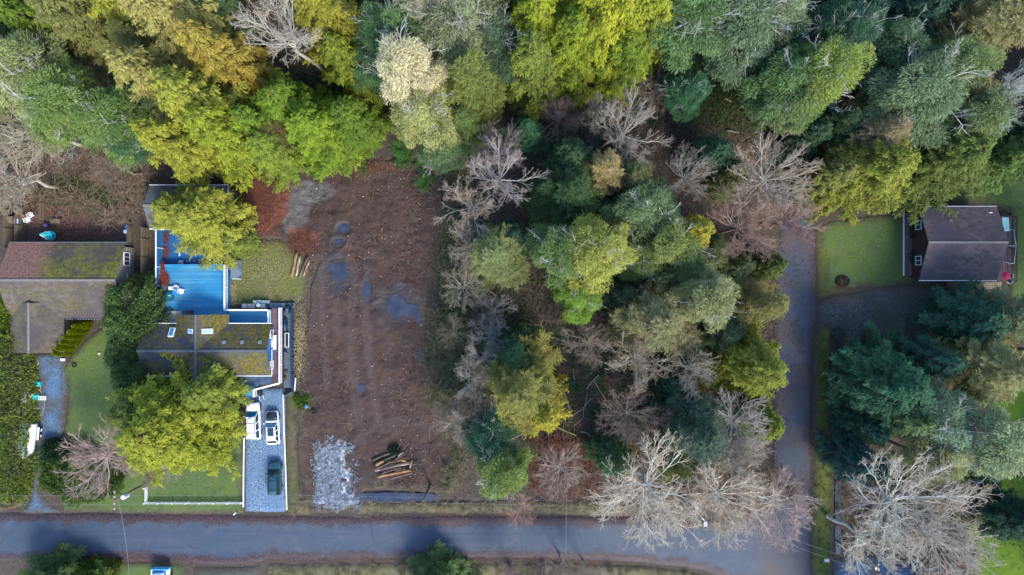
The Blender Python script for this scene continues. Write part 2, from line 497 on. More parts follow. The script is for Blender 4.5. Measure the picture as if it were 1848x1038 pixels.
# --- lawns, verges, drives
patch('lawn', [(415, 430), (540, 430), (556, 480), (552, 540), (532, 552), (540, 700), (534, 800), (545, 900), (548, 928), (516, 928), (515, 700), (532, 700), (532, 548), (412, 560), (412, 470)], 0.03, MAT['lawn_olive'], 0.5, 0.3, seed=11)
patch('lawn', [(110, 660), (125, 640), (180, 590), (262, 585), (285, 720), (440, 700), (440, 928), (115, 926), (105, 905), (75, 840), (112, 790), (122, 730)], 0.03, MAT['lawn'], 0.5, 0.25, seed=12)
patch('lawn', [(1474, 408), (1500, 398), (1645, 380), (1650, 512), (1600, 520), (1500, 520), (1474, 520)], 0.03, MAT['lawn'], 0.5, 0.25, seed=13)
patch('lawn', [(1640, 330), (1990, 300), (1990, 560), (1822, 560), (1822, 380), (1740, 368), (1640, 368)], 0.03, MAT['lawn'], 0.6, 0.3, seed=14)
patch('lawn', [(1760, 640), (1990, 640), (1990, 820), (1790, 790)], 0.03, MAT['lawn_bright'], 0.6, 0.3, seed=15)
patch('lawn', [(1700, 850), (1990, 830), (1990, 1150), (1750, 1150), (1720, 960)], 0.035, MAT['lawn_bright'], 0.6, 0.3, seed=16)
patch('grass_verge', [(1470, 610), (1478, 590), (1503, 588), (1500, 700), (1506, 850), (1503, 960), (1506, 1150), (1466, 1150), (1464, 960), (1468, 800)], 0.035, MAT['verge'], 0.4, 0.2, seed=17)
patch('grass_verge', [(1470, 400), (1478, 400), (1504, 470), (1505, 512), (1540, 520), (1474, 545), (1472, 480)], 0.034, MAT['verge'], 0.4, 0.2, seed=18)
patch('grass_verge', [(640, 906), (780, 906), (960, 902), (1100, 905), (1260, 912), (1250, 930), (1100, 932), (900, 928), (644, 928)], 0.035, MAT['dry'], 0.4, 0.2, seed=19)
patch('grass_verge', [(516, 905), (560, 900), (562, 930), (520, 930)], 0.035, MAT['dry'], 0.4, 0.2, seed=20)
patch('grass_verge', [(480, 1018), (760, 1016), (1000, 1016), (1160, 1022), (1262, 1036), (1330, 1064), (1320, 1300), (470, 1300)], 0.035, MAT['dry'], 0.6, 0.2, seed=21)
patch('grass_verge', [(0, 890), (40, 880), (62, 870), (40, 914), (0, 922), (-60, 918), (-60, 890)], 0.03, MAT['lawn'], 0.4, 0.1, seed=22)
patch('grass_verge', [(130, 1016), (250, 1014), (330, 1018), (342, 1040), (340, 1200), (130, 1200)], 0.03, MAT['lawn'], 0.5, 0.1, seed=23)
patch('gravel_driveway', [(60, 640), (112, 634), (122, 650), (120, 720), (112, 790), (78, 838), (70, 880), (84, 905), (112, 928), (36, 928), (52, 900), (56, 860), (50, 830), (62, 760), (66, 700)], 0.04, MAT['gravel_drive'], 0.4, 0.15, seed=24)
patch('gravel_driveway', [(441, 700), (514, 700), (518, 926), (441, 926)], 0.045, MAT['gravel_blue'], 0.4, 0.04, seed=25)
patch('gravel_driveway', [(1470, 545), (1510, 530), (1640, 512), (1700, 520), (1700, 600), (1640, 640), (1540, 640), (1510, 600), (1478, 590)], 0.04, MAT['gravel_dark'], 0.4, 0.3, seed=26)
patch('gravel_driveway', [(1505, 1008), (1560, 1000), (1700, 1010), (1710, 1160), (1500, 1160)], 0.04, MAT['gravel_drive'], 0.5, 0.2, seed=27)
patch('gravel_driveway', [(345, 1022), (372, 1024), (440, 1024), (470, 1020), (470, 1200), (345, 1200)], 0.02, MAT['gravel_dark'], 0.5, 0.1, seed=28)
patch('quarry_rock_pad', [(566, 800), (585, 790), (600, 798), (612, 785), (630, 800), (622, 830), (640, 850), (636, 880), (655, 900), (640, 918), (610, 926), (585, 922), (560, 905), (566, 870), (562, 840)], 0.10, MAT['rock'], 0.3, 0.35,
      height=lambda x, y, s: (fbm(x, y, .5, 3, 4) - .5) * .15, seed=29)
patch('ditch_water', [(650, 890), (700, 889), (784, 891), (790, 898), (784, 904), (700, 905), (648, 904)], 0.06, MAT['water'], 0.4, 0.05, seed=30)
patch('ditch_water', [(1507, 600), (1516, 600), (1517, 1000), (1508, 1000)], 0.0, MAT['water'], 0.4, 0.1, seed=31)
patch('pond', [(925, 232), (950, 225), (965, 245), (945, 262), (925, 258)], -0.05, MAT['water'], 0.5, 0.3, seed=32)
patch('pond', [(1045, 215), (1085, 235), (1075, 262), (1040, 255)], -0.05, MAT['water'], 0.5, 0.3, seed=33)
patch('pond', [(1190, 690), (1230, 660), (1235, 690), (1200, 730), (1170, 730)], -0.06, MAT['water'], 0.5, 0.3, seed=35)  # dark water sheet laid here for the deep ground shadow
# ================================================================ VEGETATION MATERIALS
def leaf_mat(name, trans=0.3, gloss=0.12):
    g = G(name)
    t = g.attr('tint'); oc = g.info('Color'); rnd = g.info('Random')
    hsv = g.n('ShaderNodeHueSaturation'); g.set(hsv.inputs['Color'], oc)
    g.set(hsv.inputs['Value'], g.mr(t, 0, 1, 0.5, 1.5))
    g.set(hsv.inputs['Hue'], g.mr(t, 0, 1, 0.512, 0.492))
    col = hsv.outputs[0]
    b = g.n('ShaderNodeBsdfPrincipled'); g.set(b.inputs['Base Color'], col)
    b.inputs['Roughness'].default_value = 0.65; b.inputs['Specular IOR Level'].default_value = gloss
    tr = g.n('ShaderNodeBsdfTranslucent'); g.set(tr.inputs[0], col)
    mx = g.n('ShaderNodeMixShader'); mx.inputs[0].default_value = trans
    g.t.links.new(b.outputs[0], mx.inputs[1]); g.t.links.new(tr.outputs[0], mx.inputs[2])
    o = g.n('ShaderNodeOutputMaterial'); g.t.links.new(mx.outputs[0], o.inputs[0])
    return g.m
MAT['leaf'] = leaf_mat('needle_foliage')
MAT['frond'] = leaf_mat('broad_foliage', 0.25, 0.08)
g = G('bark'); v = g.obj()
n1 = g.noise(g.scalev(v, (1, 1, .25)), 3.0, 5, .7); n2 = g.noise(v, 0.6, 3)
c = g.mix(g.mr(n1, .35, .65), (.55, .55, .55), (1.25, 1.25, 1.25)); c = g.mix(1.0, c, g.info('Color'), 'MULTIPLY')
c = g.mix(g.mr(n2, .55, .7, 0, .35), c, (.10, .12, .07))
MAT['bark'] = g.out(c, .85, normal=g.bump(n1, .5, .03))
g = G('twig_bark'); v = g.obj(); tw = g.attr('twig')
c = g.mix(g.mr(g.noise(v, 1.2, 4), .35, .65), (.72, .72, .72), (1.1, 1.1, 1.1)); c = g.mix(tw, c, (.66, .57, .48)); c = g.mix(1.0, c, g.info('Color'), 'MULTIPLY')
MAT['twig'] = g.out(c, .85)

# ================================================================ LEAF / BRANCH GEOMETRY
def norm(a): return a / (np.linalg.norm(a, axis=-1, keepdims=True) + 1e-9)

def leaves(base, dirv, length, width, rng, tint, up=None, fold=0.25):
    """elongated rhombic sprays: 4 vertices, 2 triangles each"""
    n = len(base)
    dirv = norm(dirv)
    ref = rng.normal(0, .45, (n, 3)); ref[:, 2] += 1.0
    side = norm(np.cross(dirv, ref))
    nrm = np.cross(side, dirv)
    L = np.asarray(length)[:, None]; W = np.asarray(width)[:, None]
    mid = base + dirv * L * .45 + nrm * W * fold
    v = np.stack([base, mid + side * W * .5, base + dirv * L, mid - side * W * .5], 1).reshape(-1, 3)
    i = np.arange(n) * 4
    t = np.concatenate([np.stack([i, i + 1, i + 2], 1), np.stack([i, i + 2, i + 3], 1)])
    return v, t, np.repeat(tint, 4)

def tubes(P_, R_, k=3):
    """P_ (n, m, 3) curves, R_ (n, m) radii -> quads"""
    n, m, _ = P_.shape
    T = np.gradient(P_, axis=1); T = norm(T)
    ref = np.where(np.abs(T[:, :1, 2:3]) > .9, np.array([[[1., 0, 0]]]), np.array([[[0, 0, 1.]]]))
    A = norm(np.cross(T, np.broadcast_to(ref, T.shape))); B = np.cross(T, A)
    ang = np.arange(k) * 2 * np.pi / k
    V = P_[:, :, None] + (A[:, :, None] * np.cos(ang)[None, None, :, None] + B[:, :, None] * np.sin(ang)[None, None, :, None]) * R_[:, :, None, None]
    idx = np.arange(n * m * k).reshape(n, m, k)
    a = idx[:, :-1]; b = idx[:, 1:]
    q = np.stack([a, np.roll(a, -1, 2), np.roll(b, -1, 2), b], -1).reshape(-1, 4)
    return V.reshape(-1, 3), q

class Acc:
    def __init__(s): s.v = []; s.t = []; s.a = []; s.n = 0
    def add(s, v, t, a):
        s.v.append(v); s.t.append(np.asarray(t) + s.n); s.a.append(a); s.n += len(v)
    def mesh(s, name, m):
        return np_mesh(name, np.concatenate(s.v), tris=np.concatenate(s.t), mats=[m], attrs={'tint': np.clip(np.concatenate(s.a), 0, 1)})
def q2t(q): return np.concatenate([q[:, [0, 1, 2]], q[:, [0, 2, 3]]])

def conifer(seed, style, RR=4.5, H=16.0):
    """trunk mesh, crown mesh and limb mesh of a conifer of radius RR"""
    rng = np.random.default_rng(seed)
    cedar = style == 'cedar'
    nb = int((34 if cedar else 30) * RR) + 20
    ga = 2.39996
    i = np.arange(nb)
    t = 0.10 + 0.88 * (i / nb) ** (0.85 if cedar else .9)
    az_ = i * ga + rng.normal(0, .25, nb)
    prof = (1 - t) ** (0.62 if cedar else 0.72) * (0.55 + 0.45 * np.clip((t - .05) * 6, 0, 1)) * 1.12
    lump = 0.82 + 0.28 * np.sin(az_ * 2 + rng.uniform(0, 6)) * np.sin(t * 9 + az_) 
    L = RR * prof * lump * rng.uniform(.72, 1.12, nb) + .25
    droop = rng.uniform(.35, .75, nb) if cedar else rng.uniform(.10, .40, nb)
    m = 9
    s = np.linspace(0, 1, m)
    bend = rng.normal(0, .22, nb)
    AZ = az_[:, None] + bend[:, None] * s[None] ** 2
    rr = L[:, None] * s[None]
    upt = rng.uniform(.15, .45, nb)[:, None]
    zz = t[:, None] * H + (0.25 * s - droop[:, None] * s ** 1.4 + upt * .6 * s ** 3) * L[:, None]
    C = np.stack([np.cos(AZ) * rr, np.sin(AZ) * rr, zz], -1)
    rad = (0.012 * L[:, None] + .02) * (1 - .85 * s[None])
    lv, lq = tubes(C, rad, 3)
    acc = Acc()
    btint = rng.uniform(.25, .75, nb)
    dens = 6.6 if cedar else 7.2
    for b in range(nb):
        ns = max(5, int(L[b] * dens))
        u = rng.uniform(.16 if cedar else .10, 1.0, ns) ** .75
        f = u * (m - 1); k = np.minimum(f.astype(int), m - 2); w = (f - k)[:, None]
        p = C[b, k] * (1 - w) + C[b, k + 1] * w
        tan = norm(C[b, k + 1] - C[b, k])
        for sd in (-1, 1):
            hor = np.cross(tan, np.array([0, 0, 1.0])) * sd; hor = norm(hor)
            a = rng.uniform(.5, 1.15, ns)[:, None]
            d = tan * np.cos(a) + hor * np.sin(a)
            d[:, 2] -= (rng.uniform(.2, .75, ns) if cedar else rng.uniform(.0, .3, ns))
            d = norm(d)
            ln = (0.23 * min(L[b], 4.0) * (1.05 - u * .75) + .26) * rng.uniform(.6, 1.2, ns)
            # each spray carries three or four small leaflets
            for j in range(4):
                fr = j / 4.0 + rng.uniform(-.05, .05, ns)
                pb = p + d * (ln * fr)[:, None]
                s2 = 1 if j % 2 else -1
                dd = d + np.cross(d, np.array([0, 0, 1.0])) * s2 * rng.uniform(.2, .8, ns)[:, None] + rng.normal(0, .18, (ns, 3))
                if cedar: dd[:, 2] -= .25
                tl = btint[b] + .22 * u + rng.normal(0, .12, ns) + .08 * j / 3
                acc.add(*leaves(pb, dd, (ln * .42 + .14) * rng.uniform(.7, 1.2, ns), (.12 if cedar else .085) * rng.uniform(.7, 1.3, ns), rng, tl))
    # leader tuft
    n = 60
    zt = rng.uniform(H * .93, H * 1.01, n); a = rng.uniform(0, 6.3, n)
    acc.add(*leaves(np.stack([np.zeros(n), np.zeros(n), zt], 1), np.stack([np.cos(a), np.sin(a), rng.uniform(-.2, .6, n)], 1), rng.uniform(.25, .5, n), np.full(n, .12), rng, rng.uniform(.5, .9, n)))
    tc = np.array([[[0, 0, -.6], [0.05, 0, 4], [0, .05, H * .5], [0, 0, H * .75], [0, 0, H * .99]]], float)
    tv, tq = tubes(tc, np.array([[.42, .34, .22, .12, .03]]), 8)
    return (np_mesh('trunk', tv, quads=tq, mats=[MAT['bark']], smooth=True), acc.mesh('crown', MAT['leaf']),
            np_mesh('limbs', lv, quads=lq, mats=[MAT['twig']], smooth=True))

def grow(seed, levels, trunk_pts, trunk_rad, L0, ratio, nch, ang, up, wig=.18, m=5, rmin=.012, even=False):
    rng = np.random.default_rng(seed)
    out = []
    C = np.array([trunk_pts], float); Rd = np.array([trunk_rad], float)
    # resample trunk to m
    mm = C.shape[1]
    Ls = np.array([L0])
    res_main = (C, Rd)
    for lv in range(levels):
        n, mm, _ = C.shape
        k = nch[lv]
        lo = .35 if lv == 0 else .18
        u = rng.uniform(lo, 1.0, (n, k)) ** (.8)
        u[:, 0] = .98
        f = u * (mm - 1); ki = np.minimum(f.astype(int), mm - 2); w = (f - ki)[..., None]
        bi = np.arange(n)[:, None]
        p = C[bi, ki] * (1 - w) + C[bi, ki + 1] * w
        tan = norm(C[bi, ki + 1] - C[bi, ki])
        rp = Rd[bi, ki] * (1 - w[..., 0]) + Rd[bi, ki + 1] * w[..., 0]
        a = rng.normal(ang[lv], .22, (n, k)); a[:, 0] *= .5
        if even and lv == 0: u = .60 + .40 * u; f = u * (mm - 1); ki = np.minimum(f.astype(int), mm - 2); w = (f - ki)[..., None]; p = C[bi, ki] * (1 - w) + C[bi, ki + 1] * w; a = rng.uniform(.35, 1.35, (n, k))
        rv = rng.normal(0, 1, (n, k, 3))
        if lv == 0:
            ph = np.arange(k) * 2.39996 + rng.uniform(0, 6)
            rv = np.stack([np.cos(ph), np.sin(ph), 0 * ph], -1)[None] + rng.normal(0, .15, (n, k, 3))
        perp = norm(rv - tan * (rv * tan).sum(-1, keepdims=True))
        d = tan * np.cos(a)[..., None] + perp * np.sin(a)[..., None]
        d[..., 2] += up[lv]
        d = norm(d)
        ln = Ls[:, None] * ratio[lv] * (1.08 - .45 * u) * (rng.uniform(.85, 1.12, (n, k)) if even and lv == 0 else rng.uniform(.65, 1.25, (n, k)))
        s = np.linspace(0, 1, m)
        side = norm(np.cross(d, rng.normal(0, 1, (n, k, 3))))
        curve = d[:, :, None] * s[None, None, :, None] + side[:, :, None] * (rng.normal(0, wig, (n, k, 1, 1)) * (s ** 2)[None, None, :, None])
        curve = curve + rng.normal(0, .035, (n, k, m, 3)) * s[None, None, :, None]
        curve[..., 2] += up[lv] * .35 * s ** 2
        Cn = p[:, :, None] + curve * ln[..., None, None]
        r0 = np.minimum(rp * .62, .9 * rp)
        Rn = np.maximum(r0[..., None] * (1 - .75 * s), rmin)
        C = Cn.reshape(n * k, m, 3); Rd = Rn.reshape(n * k, m); Ls = ln.reshape(-1)
        out.append((C, Rd))
    return res_main, out

def bare_tree(seed, spread=1.0, style=0):
    """spreading leafless crown of fine twigs, about 15 m high"""
    rng = np.random.default_rng(seed + 500)
    tp = [[0, 0, -.6], [.1, 0, 2.5], [.2 * rng.normal(), .2 * rng.normal(), 5.5], [.3 * rng.normal(), .3 * rng.normal(), 7.5], [.4 * rng.normal(), .4 * rng.normal(), 9]]
    nch = [18, 7, 5, 4, 4] if not style else [14, 7, 5, 4, 4]
    main, lv = grow(seed, 5, tp, [.24, .21, .17, .13, .09], 9.5, [.60, .62, .60, .55, .55], nch, [1.05 * spread, .50, .55, .6, .65], [.30, .13, .08, .04, .02], wig=.15, even=True)
    tv, tq = tubes(main[0], main[1], 7)
    V = []; Q = []; n0 = 0; TWG = []
    for li, (c, r) in enumerate(lv):
        if li == 3: c = c[:, ::2]
        if li == 4: c = c[:, ::4]
        r = np.linspace([.075, .036, .020, .012, .010][li], [.032, .018, .011, .009, .006][li], c.shape[1])[None].repeat(len(c), 0)
        v, q = tubes(c, r, 4 if li == 0 else 3)
        V.append(v); Q.append(q + n0); n0 += len(v); TWG.append(np.full(len(v), [0, .05, .35, .8, 1.][li]))
    limb = np_mesh('limbs', np.concatenate(V), quads=np.concatenate(Q), mats=[MAT['twig']], attrs={'twig': np.concatenate(TWG)})
    return np_mesh('trunk', tv, quads=tq, mats=[MAT['twig']], smooth=True), limb

def leafy(seed, twigs=True):
    """ivy-clad / evergreen broad crown. unit: height 16, radius 5"""
    rng = np.random.default_rng(seed + 900)
    H = 16.; RR = 5.
    nl = 95
    # clumps on and inside an uneven dome
    u = rng.uniform(0, 1, nl); ph = rng.uniform(0, 2 * np.pi, nl)
    rr = RR * .88 * np.sqrt(u); 
    ztop = H - 7.5 * (rr / RR) ** 2.2 + rng.normal(0, .8, nl)
    lob = .85 + .18 * np.sin(3 * ph + rng.uniform(0, 6)) + .1 * np.sin(7 * ph)
    cx = rr * lob * np.cos(ph); cy = rr * lob * np.sin(ph)
    cz = ztop - np.abs(rng.normal(0, 1.3, nl))
    acc = Acc()
    for k in range(nl):
        n = 270
        rc = rng.uniform(.75, 1.45)
        d = norm(rng.normal(0, 1, (n, 3)) + np.array([0, 0, .45]))
        r = rc * rng.uniform(.35, 1.0, n) ** .6
        p = np.array([cx[k], cy[k], cz[k]]) + d * r[:, None] * np.array([1, 1, .8])
        ax = np.array([cx[k], cy[k], 0.]); ax = ax / (np.linalg.norm(ax) + .6)
        dd = d * .40 + ax * .75 + rng.normal(0, .38, (n, 3)); dd[:, 2] -= .25
        tl = rng.uniform(.2, .7) + rng.normal(0, .15, n) + .15 * (r / rc)
        acc.add(*leaves(p, dd, rng.uniform(.22, .50, n), rng.uniform(.06, .12, n), rng, tl, fold=.15))
    tp = [[0, 0, -.6], [.1, 0, 3], [.2, -.2, 7], [.1, .1, 11], [0, 0, 14]]
    main, lv = grow(seed, 3, tp, [.30, .25, .2, .13, .06], 7.0, [.75, .55, .5], [12, 6, 6], [.95, .7, .7], [.35, .2, .1])
    tv, tq = tubes(main[0], main[1], 7)
    V = []; Q = []; n0 = 0
    for li, (c, r) in enumerate(lv):
        if li == 2: c = c[:, ::2]
        r = np.linspace([.045, .026, .018][li], [.02, .014, .009][li], c.shape[1])[None].repeat(len(c), 0)
        v, q = tubes(c, r, 3); V.append(v); Q.append(q + n0); n0 += len(v)
    return (np_mesh('trunk', tv, quads=tq, mats=[MAT['bark']], smooth=True), acc.mesh('crown', MAT['frond']),
            np_mesh('limbs', np.concatenate(V), quads=np.concatenate(Q), mats=[MAT['twig']]))

def hedge_crown(seed, rx, ry, h, n=9000, lw=(.22, .40), jag=.25):
    """dense evergreen mass standing on the ground"""
    rng = np.random.default_rng(seed)
    d = norm(rng.normal(0, 1, (n, 3))); d[:, 2] = np.abs(d[:, 2])
    e = 2.6
    k = (np.abs(d[:, 0]) ** e + np.abs(d[:, 1]) ** e + np.abs(d[:, 2]) ** e) ** (-1 / e)
    lump = 1 + jag * (fbm(d[:, 0] * rx * 1.1 + 50, d[:, 1] * ry * 1.1 + d[:, 2] * h + 50, 1.0, 3, seed) - .5) * 2
    depth = rng.uniform(.80, 1.0, n) ** .5
    p = d * (k * lump * depth)[:, None] * np.array([rx, ry, h])
    dd = norm(d * np.array([1 / rx, 1 / ry, 1 / h])) * .7 + rng.normal(0, .45, (n, 3)); dd[:, 2] += .15
    tint = .25 + .5 * fbm(p[:, 0], p[:, 1], .9, 3, seed + 3) + rng.normal(0, .12, n)
    acc = Acc()
    acc.add(*leaves(p, dd, rng.uniform(lw[0], lw[1], n), rng.uniform(.10, .2, n), rng, tint))
    return acc.mesh('crown', MAT['leaf'])

# ================================================================ PROTOTYPES
PROTO = {
    'cedar': [conifer(1, 'cedar', 2.8, 11), conifer(5, 'cedar', 2.8, 12), conifer(2, 'cedar', 4.4, 16), conifer(3, 'cedar', 4.4, 17), conifer(6, 'cedar', 4.4, 16), conifer(4, 'cedar', 7.0, 16)],
    'fir': [conifer(11, 'fir', 2.8, 12), conifer(12, 'fir', 4.4, 16), conifer(13, 'fir', 4.4, 17)],
    'leafy': [leafy(s) for s in (21, 22, 23)],
    'bare': [bare_tree(31), bare_tree(32, 1.15), bare_tree(33, .85), bare_tree(34, 1.05, 1)],
}
def extent(pr):
    me = pr[1]; co = np.empty(len(me.vertices) * 3, np.float32); me.vertices.foreach_get('co', co); co = co.reshape(-1, 3)
    return float(np.percentile(co[:, 2], 99.5)), float(np.percentile(np.hypot(co[:, 0], co[:, 1]), 97.5))
UNIT = {k: [extent(p) for p in v] for k, v in PROTO.items()}
KIND_NAME = {'cedar': 'cedar_tree', 'fir': 'fir_tree', 'leafy': 'ivy_clad_tree', 'bare': 'bare_tree'}
# foliage colours
YEL = (.225, .240, .036); GOLD = (.270, .250, .075); LIME = (.190, .230, .022); GRN = (.095, .135, .028); OLV = (.150, .160, .050)
TEAL = (.040, .105, .050); DGR = (.050, .088, .026); SAGE = (.19, .220, .085); PALE = (.40, .36, .21); BLG = (.085, .145, .052); TAN = (.23, .19, .10)
WHT = (.50, .48, .43); GRY = (.30, .29, .26); PNK = (.34, .25, .22); BRN = (.20, .15, .12)
BARE_K = 1.15
tree_no = 0
def tree(kind, px, py, r, H, color, label=None, limb=None, group=None, lean=0, mid=None, drop=None):
    """px,py,r: crown centre and radius as seen in the photograph; turned into a real position, height and radius"""
    global tree_no
    tree_no += 1
    rng = random.Random(tree_no * 7 + 3)
    mid = mid if mid is not None else {'cedar': .45, 'fir': .5, 'leafy': .72, 'bare': .68}[kind]
    zc = H * mid
    x, y = P(px, py, zc)
    rw = r / PPM * (CAM_H - zc) / CAM_H
    rw *= 1.10 if (py < 190 and kind != 'bare') else (1.0 if kind == 'bare' else .98)
    cand = sorted(range(len(PROTO[kind])), key=lambda i: abs(math.log(UNIT[kind][i][1] / rw)))
    if kind in ('cedar', 'fir'):
        best = abs(math.log(UNIT[kind][cand[0]][1] / rw)); cand = [i for i in cand if abs(math.log(UNIT[kind][i][1] / rw)) < best + .2]
    pi = cand[tree_no % len(cand)]
    uh, ur = UNIT[kind][pi]
    pr = PROTO[kind][pi]
    t = empty(KIND_NAME[kind], (x, y, -.2), rng.uniform(0, 6.28), label, 'tree', group)
    t.scale = (rw / ur * rng.uniform(.94, 1.08), rw / ur * rng.uniform(.94, 1.08), H / uh)
    if lean: t.rotation_euler[0] = rng.uniform(-lean, lean); t.rotation_euler[1] = rng.uniform(-lean, lean)
    lc = limb or {'cedar': (.16, .11, .08), 'fir': (.24, .20, .14), 'leafy': (.50, .49, .45), 'bare': WHT}[kind]
    if kind == 'leafy': color = tuple(c * 1.25 for c in color)
    if px > 1440 and py > 500: color = tuple(c * 1.3 for c in color)  # lower right trees get lighter colour to offset their heavy shade
    if kind == 'bare':
        cb = tuple(min(.85, c * BARE_K) for c in color)
        tag(link('trunk', pr[0], t), color=color); tag(link('limbs', pr[1], t), color=cb)
    else:
        tag(link('trunk', pr[0], t), color=(.15, .12, .10)); tag(link('crown', pr[1], t), color=color)
        if drop is None: tag(link('limbs', pr[2], t), color=lc)
    return t

T = tree
# ---- top left wood
T('cedar', 30, 15, 55, 17, DGR, 'dark green cedar filling the top left corner of the photo')
T('cedar', 80, 55, 42, 15, (.10, .16, .02), 'small vivid green cedar just inside the top left corner')
T('cedar', 165, 40, 68, 21, OLV, 'olive green cedar at the top edge, second crown from the left corner')
T('leafy', 35, 130, 85, 17, SAGE, 'pale sage green crown against the left edge above the big bare willow')
T('cedar', 20, 165, 42, 14, DGR, 'dark low cedar at the left edge between sage crown and bare willow')
T('leafy', 120, 190, 88, 16, (.13, .18, .05), 'mid green leafy crown with pale twigs, left of the orange yellow cedars')
T('leafy', 205, 215, 75, 15, (.10, .16, .045), 'green leafy crown just above the brown brush by the mossy roofed house')
T('leafy', 238, 258, 42, 12, (.05, .10, .05), 'low teal green crown tucked left of the big lime yellow cedar')
T('cedar', 250, 30, 60, 22, YEL, 'yellow olive cedar at the top edge left of the orange tipped cedars')
T('fir', 275, 95, 45, 17, OLV, 'small olive fir between the yellow cedars and the sage green crowns')
T('cedar', 345, 70, 75, 24, GOLD, 'orange tipped golden cedar near the top edge left of the white bare tree')
T('cedar', 420, 120, 62, 22, (.27, .22, .04), 'yellow cedar directly left of the white bare tree')
T('cedar', 310, 165, 62, 22, GOLD, 'orange golden cedar standing out at the left of the yellow group')
T('cedar', 385, 200, 75, 23, YEL, 'broad yellow cedar in the middle of the yellow group')
T('cedar', 340, 270, 60, 20, (.23, .24, .03), 'yellow green cedar above the blue shed roof')
T('cedar', 420, 248, 76, 20, LIME, 'bright lime cedar above the red mulch heap')
T('fir', 400, 30, 40, 17, BLG, 'bluish fir top at the upper edge between golden cedar and bare tree')
T('bare', 525, 60, 92, 20, WHT, 'large white bare tree with branches fanning out at the top edge')
T('cedar', 605, 60, 62, 21, (.20, .20, .025), 'yellow green cedar right of the large white bare tree')
T('cedar', 630, 120, 45, 17, (.14, .18, .02), 'small lime cedar below the yellow green one, above the dark hollow')
T('cedar', 525, 200, 70, 14, (.12, .19, .02), 'bright green cedar under the white bare tree')
T('cedar', 575, 240, 74, 14, (.15, .22, .02), 'lime green cedar at the upper edge of the mud clearing')
T('cedar', 640, 225, 60, 13, (.10, .16, .02), 'feathery green cedar left of the pale cream tree')
T('cedar', 490, 272, 52, 12, (.15, .21, .03), 'low lime cedar overhanging the grey silt patch')
T('cedar', 470, 235, 50, 15, (.11, .18, .02), 'green cedar between the lime cedar and the tangle of tan twigs')
T('bare', 508, 238, 42, 12, TAN, 'small tangle of tan twigs among lime green cedars')
T('leafy', 700, 55, 66, 18, BLG, 'blue green leafy crown at the top edge right of the yellow cedars')
T('leafy', 672, 110, 50, 14, (.055, .11, .045), 'darker green crown left of the pale cream tree')
T('leafy', 735, 130, 62, 22, PALE, 'pale cream coloured crown standing above its green neighbours')
T('leafy', 770, 205, 68, 18, (.24, .25, .09), 'yellow and cream mottled crown below the cream coloured one')
T('leafy', 795, 268, 48, 13, (.09, .14, .06), 'grey green crown reaching toward the top of the clearing')
T('leafy', 820, 40, 75, 20, (.15, .17, .09), 'sage crown with long pale branches at the top edge')
T('bare', 775, 15, 60, 23, (.42, .42, .32), 'pale bare branches spreading over the sage crown at the top edge')
T('fir', 850, 165, 70, 19, (.14, .17, .04), 'spiky yellow green fir right of the cream coloured tree')
T('fir', 840, 235, 45, 14, (.11, .16, .045), 'lower green fir between mottled crown and the dark brush')
T('leafy', 900, 70, 55, 16, (.055, .09, .05), 'dim blue green crown between sage crown and bright yellow cedars')
T('cedar', 925, 15, 45, 15, DGR, 'dark cedar at the top edge in the gap left of the bright yellow cedars')
T('cedar', 965, 55, 62, 20, (.20, .24, .02), 'bright yellow green cedar left of the biggest bright one at the top edge')
T('cedar', 1085, 45, 95, 24, (.26, .28, .025), 'biggest bright yellow green cedar at the top edge of the photo')
T('cedar', 1150, 55, 72, 22, (.23, .26, .03), 'bright yellow cedar on the right flank of the biggest bright one')
T('cedar', 1030, 95, 62, 19, (.16, .21, .02), 'lime cedar below the biggest bright one')
T('cedar', 960, 120, 62, 17, (.13, .17, .03), 'drooping green cedar whose tips point down toward the pond')
T('cedar', 1120, 110, 55, 16, (.12, .18, .02), 'green skirted cedar above the grey twiggy brush')
T('leafy', 1250, 35, 85, 20, BLG, 'blue green leafy crown at the top edge right of the bright yellow cedars')
T('leafy', 1335, 50, 78, 19, (.10, .14, .075), 'grey green leafy crown at the top edge above the black hollow')
T('leafy', 1240, 165, 42, 13, TEAL, 'small teal crown standing in the dark gap left of the black hollow')
T('cedar', 1215, 110, 38, 12, TEAL, 'low dark teal cedar below the blue green crowns')
T('leafy', 1410, 20, 55, 20, (.15, .18, .09), 'pale sage crown at the top edge left of the dark gap')
T('leafy', 1530, 55, 55, 18, (.045, .095, .055), 'teal leafy crown near the top edge right of the dark gap')
T('cedar', 1470, 60, 50, 15, TEAL, 'dark teal cedar in shade near the top edge')
T('cedar', 1395, 110, 50, 15, (.025, .075, .055), 'dark blue teal cedar right of the black hollow')
T('leafy', 1440, 140, 72, 18, BLG, 'teal crown coloured as the shaded side of the rounded crowns right of the black hollow')  # shade on the crown's left side put into teal colour
T('leafy', 1490, 130, 58, 21, (.17, .21, .05), 'yellow green crown coloured as the sunlit side, above the fallen grey trunk')  # sunlight on the crown's right side put into yellow green colour
T('leafy', 1425, 190, 52, 16, (.12, .16, .06), 'sage green crown on the right bank of the black hollow')
T('cedar', 1640, 30, 75, 17, (.035, .085, .06), 'dark teal cedar at the top edge left of the curved tan fir')
T('fir', 1580, 130, 52, 15, (.035, .085, .05), 'dusky teal fir left of the silver branched crown')
T('leafy', 1650, 170, 88, 18, (.10, .14, .07), 'large grey green crown with silver branches, upper right')
T('leafy', 1620, 90, 55, 17, (.07, .12, .06), 'sea green crown above the silver branched crown')
T('leafy', 1720, 120, 60, 18, (.13, .17, .06), 'green crown between silver branched crown and curved tan fir')
T('fir', 1770, 50, 92, 22, (.20, .19, .08), 'tan green fir with long curved branches in the top right corner')
T('bare', 1825, 165, 62, 20, (.52, .56, .54), 'silvery white bare crown against the right edge')
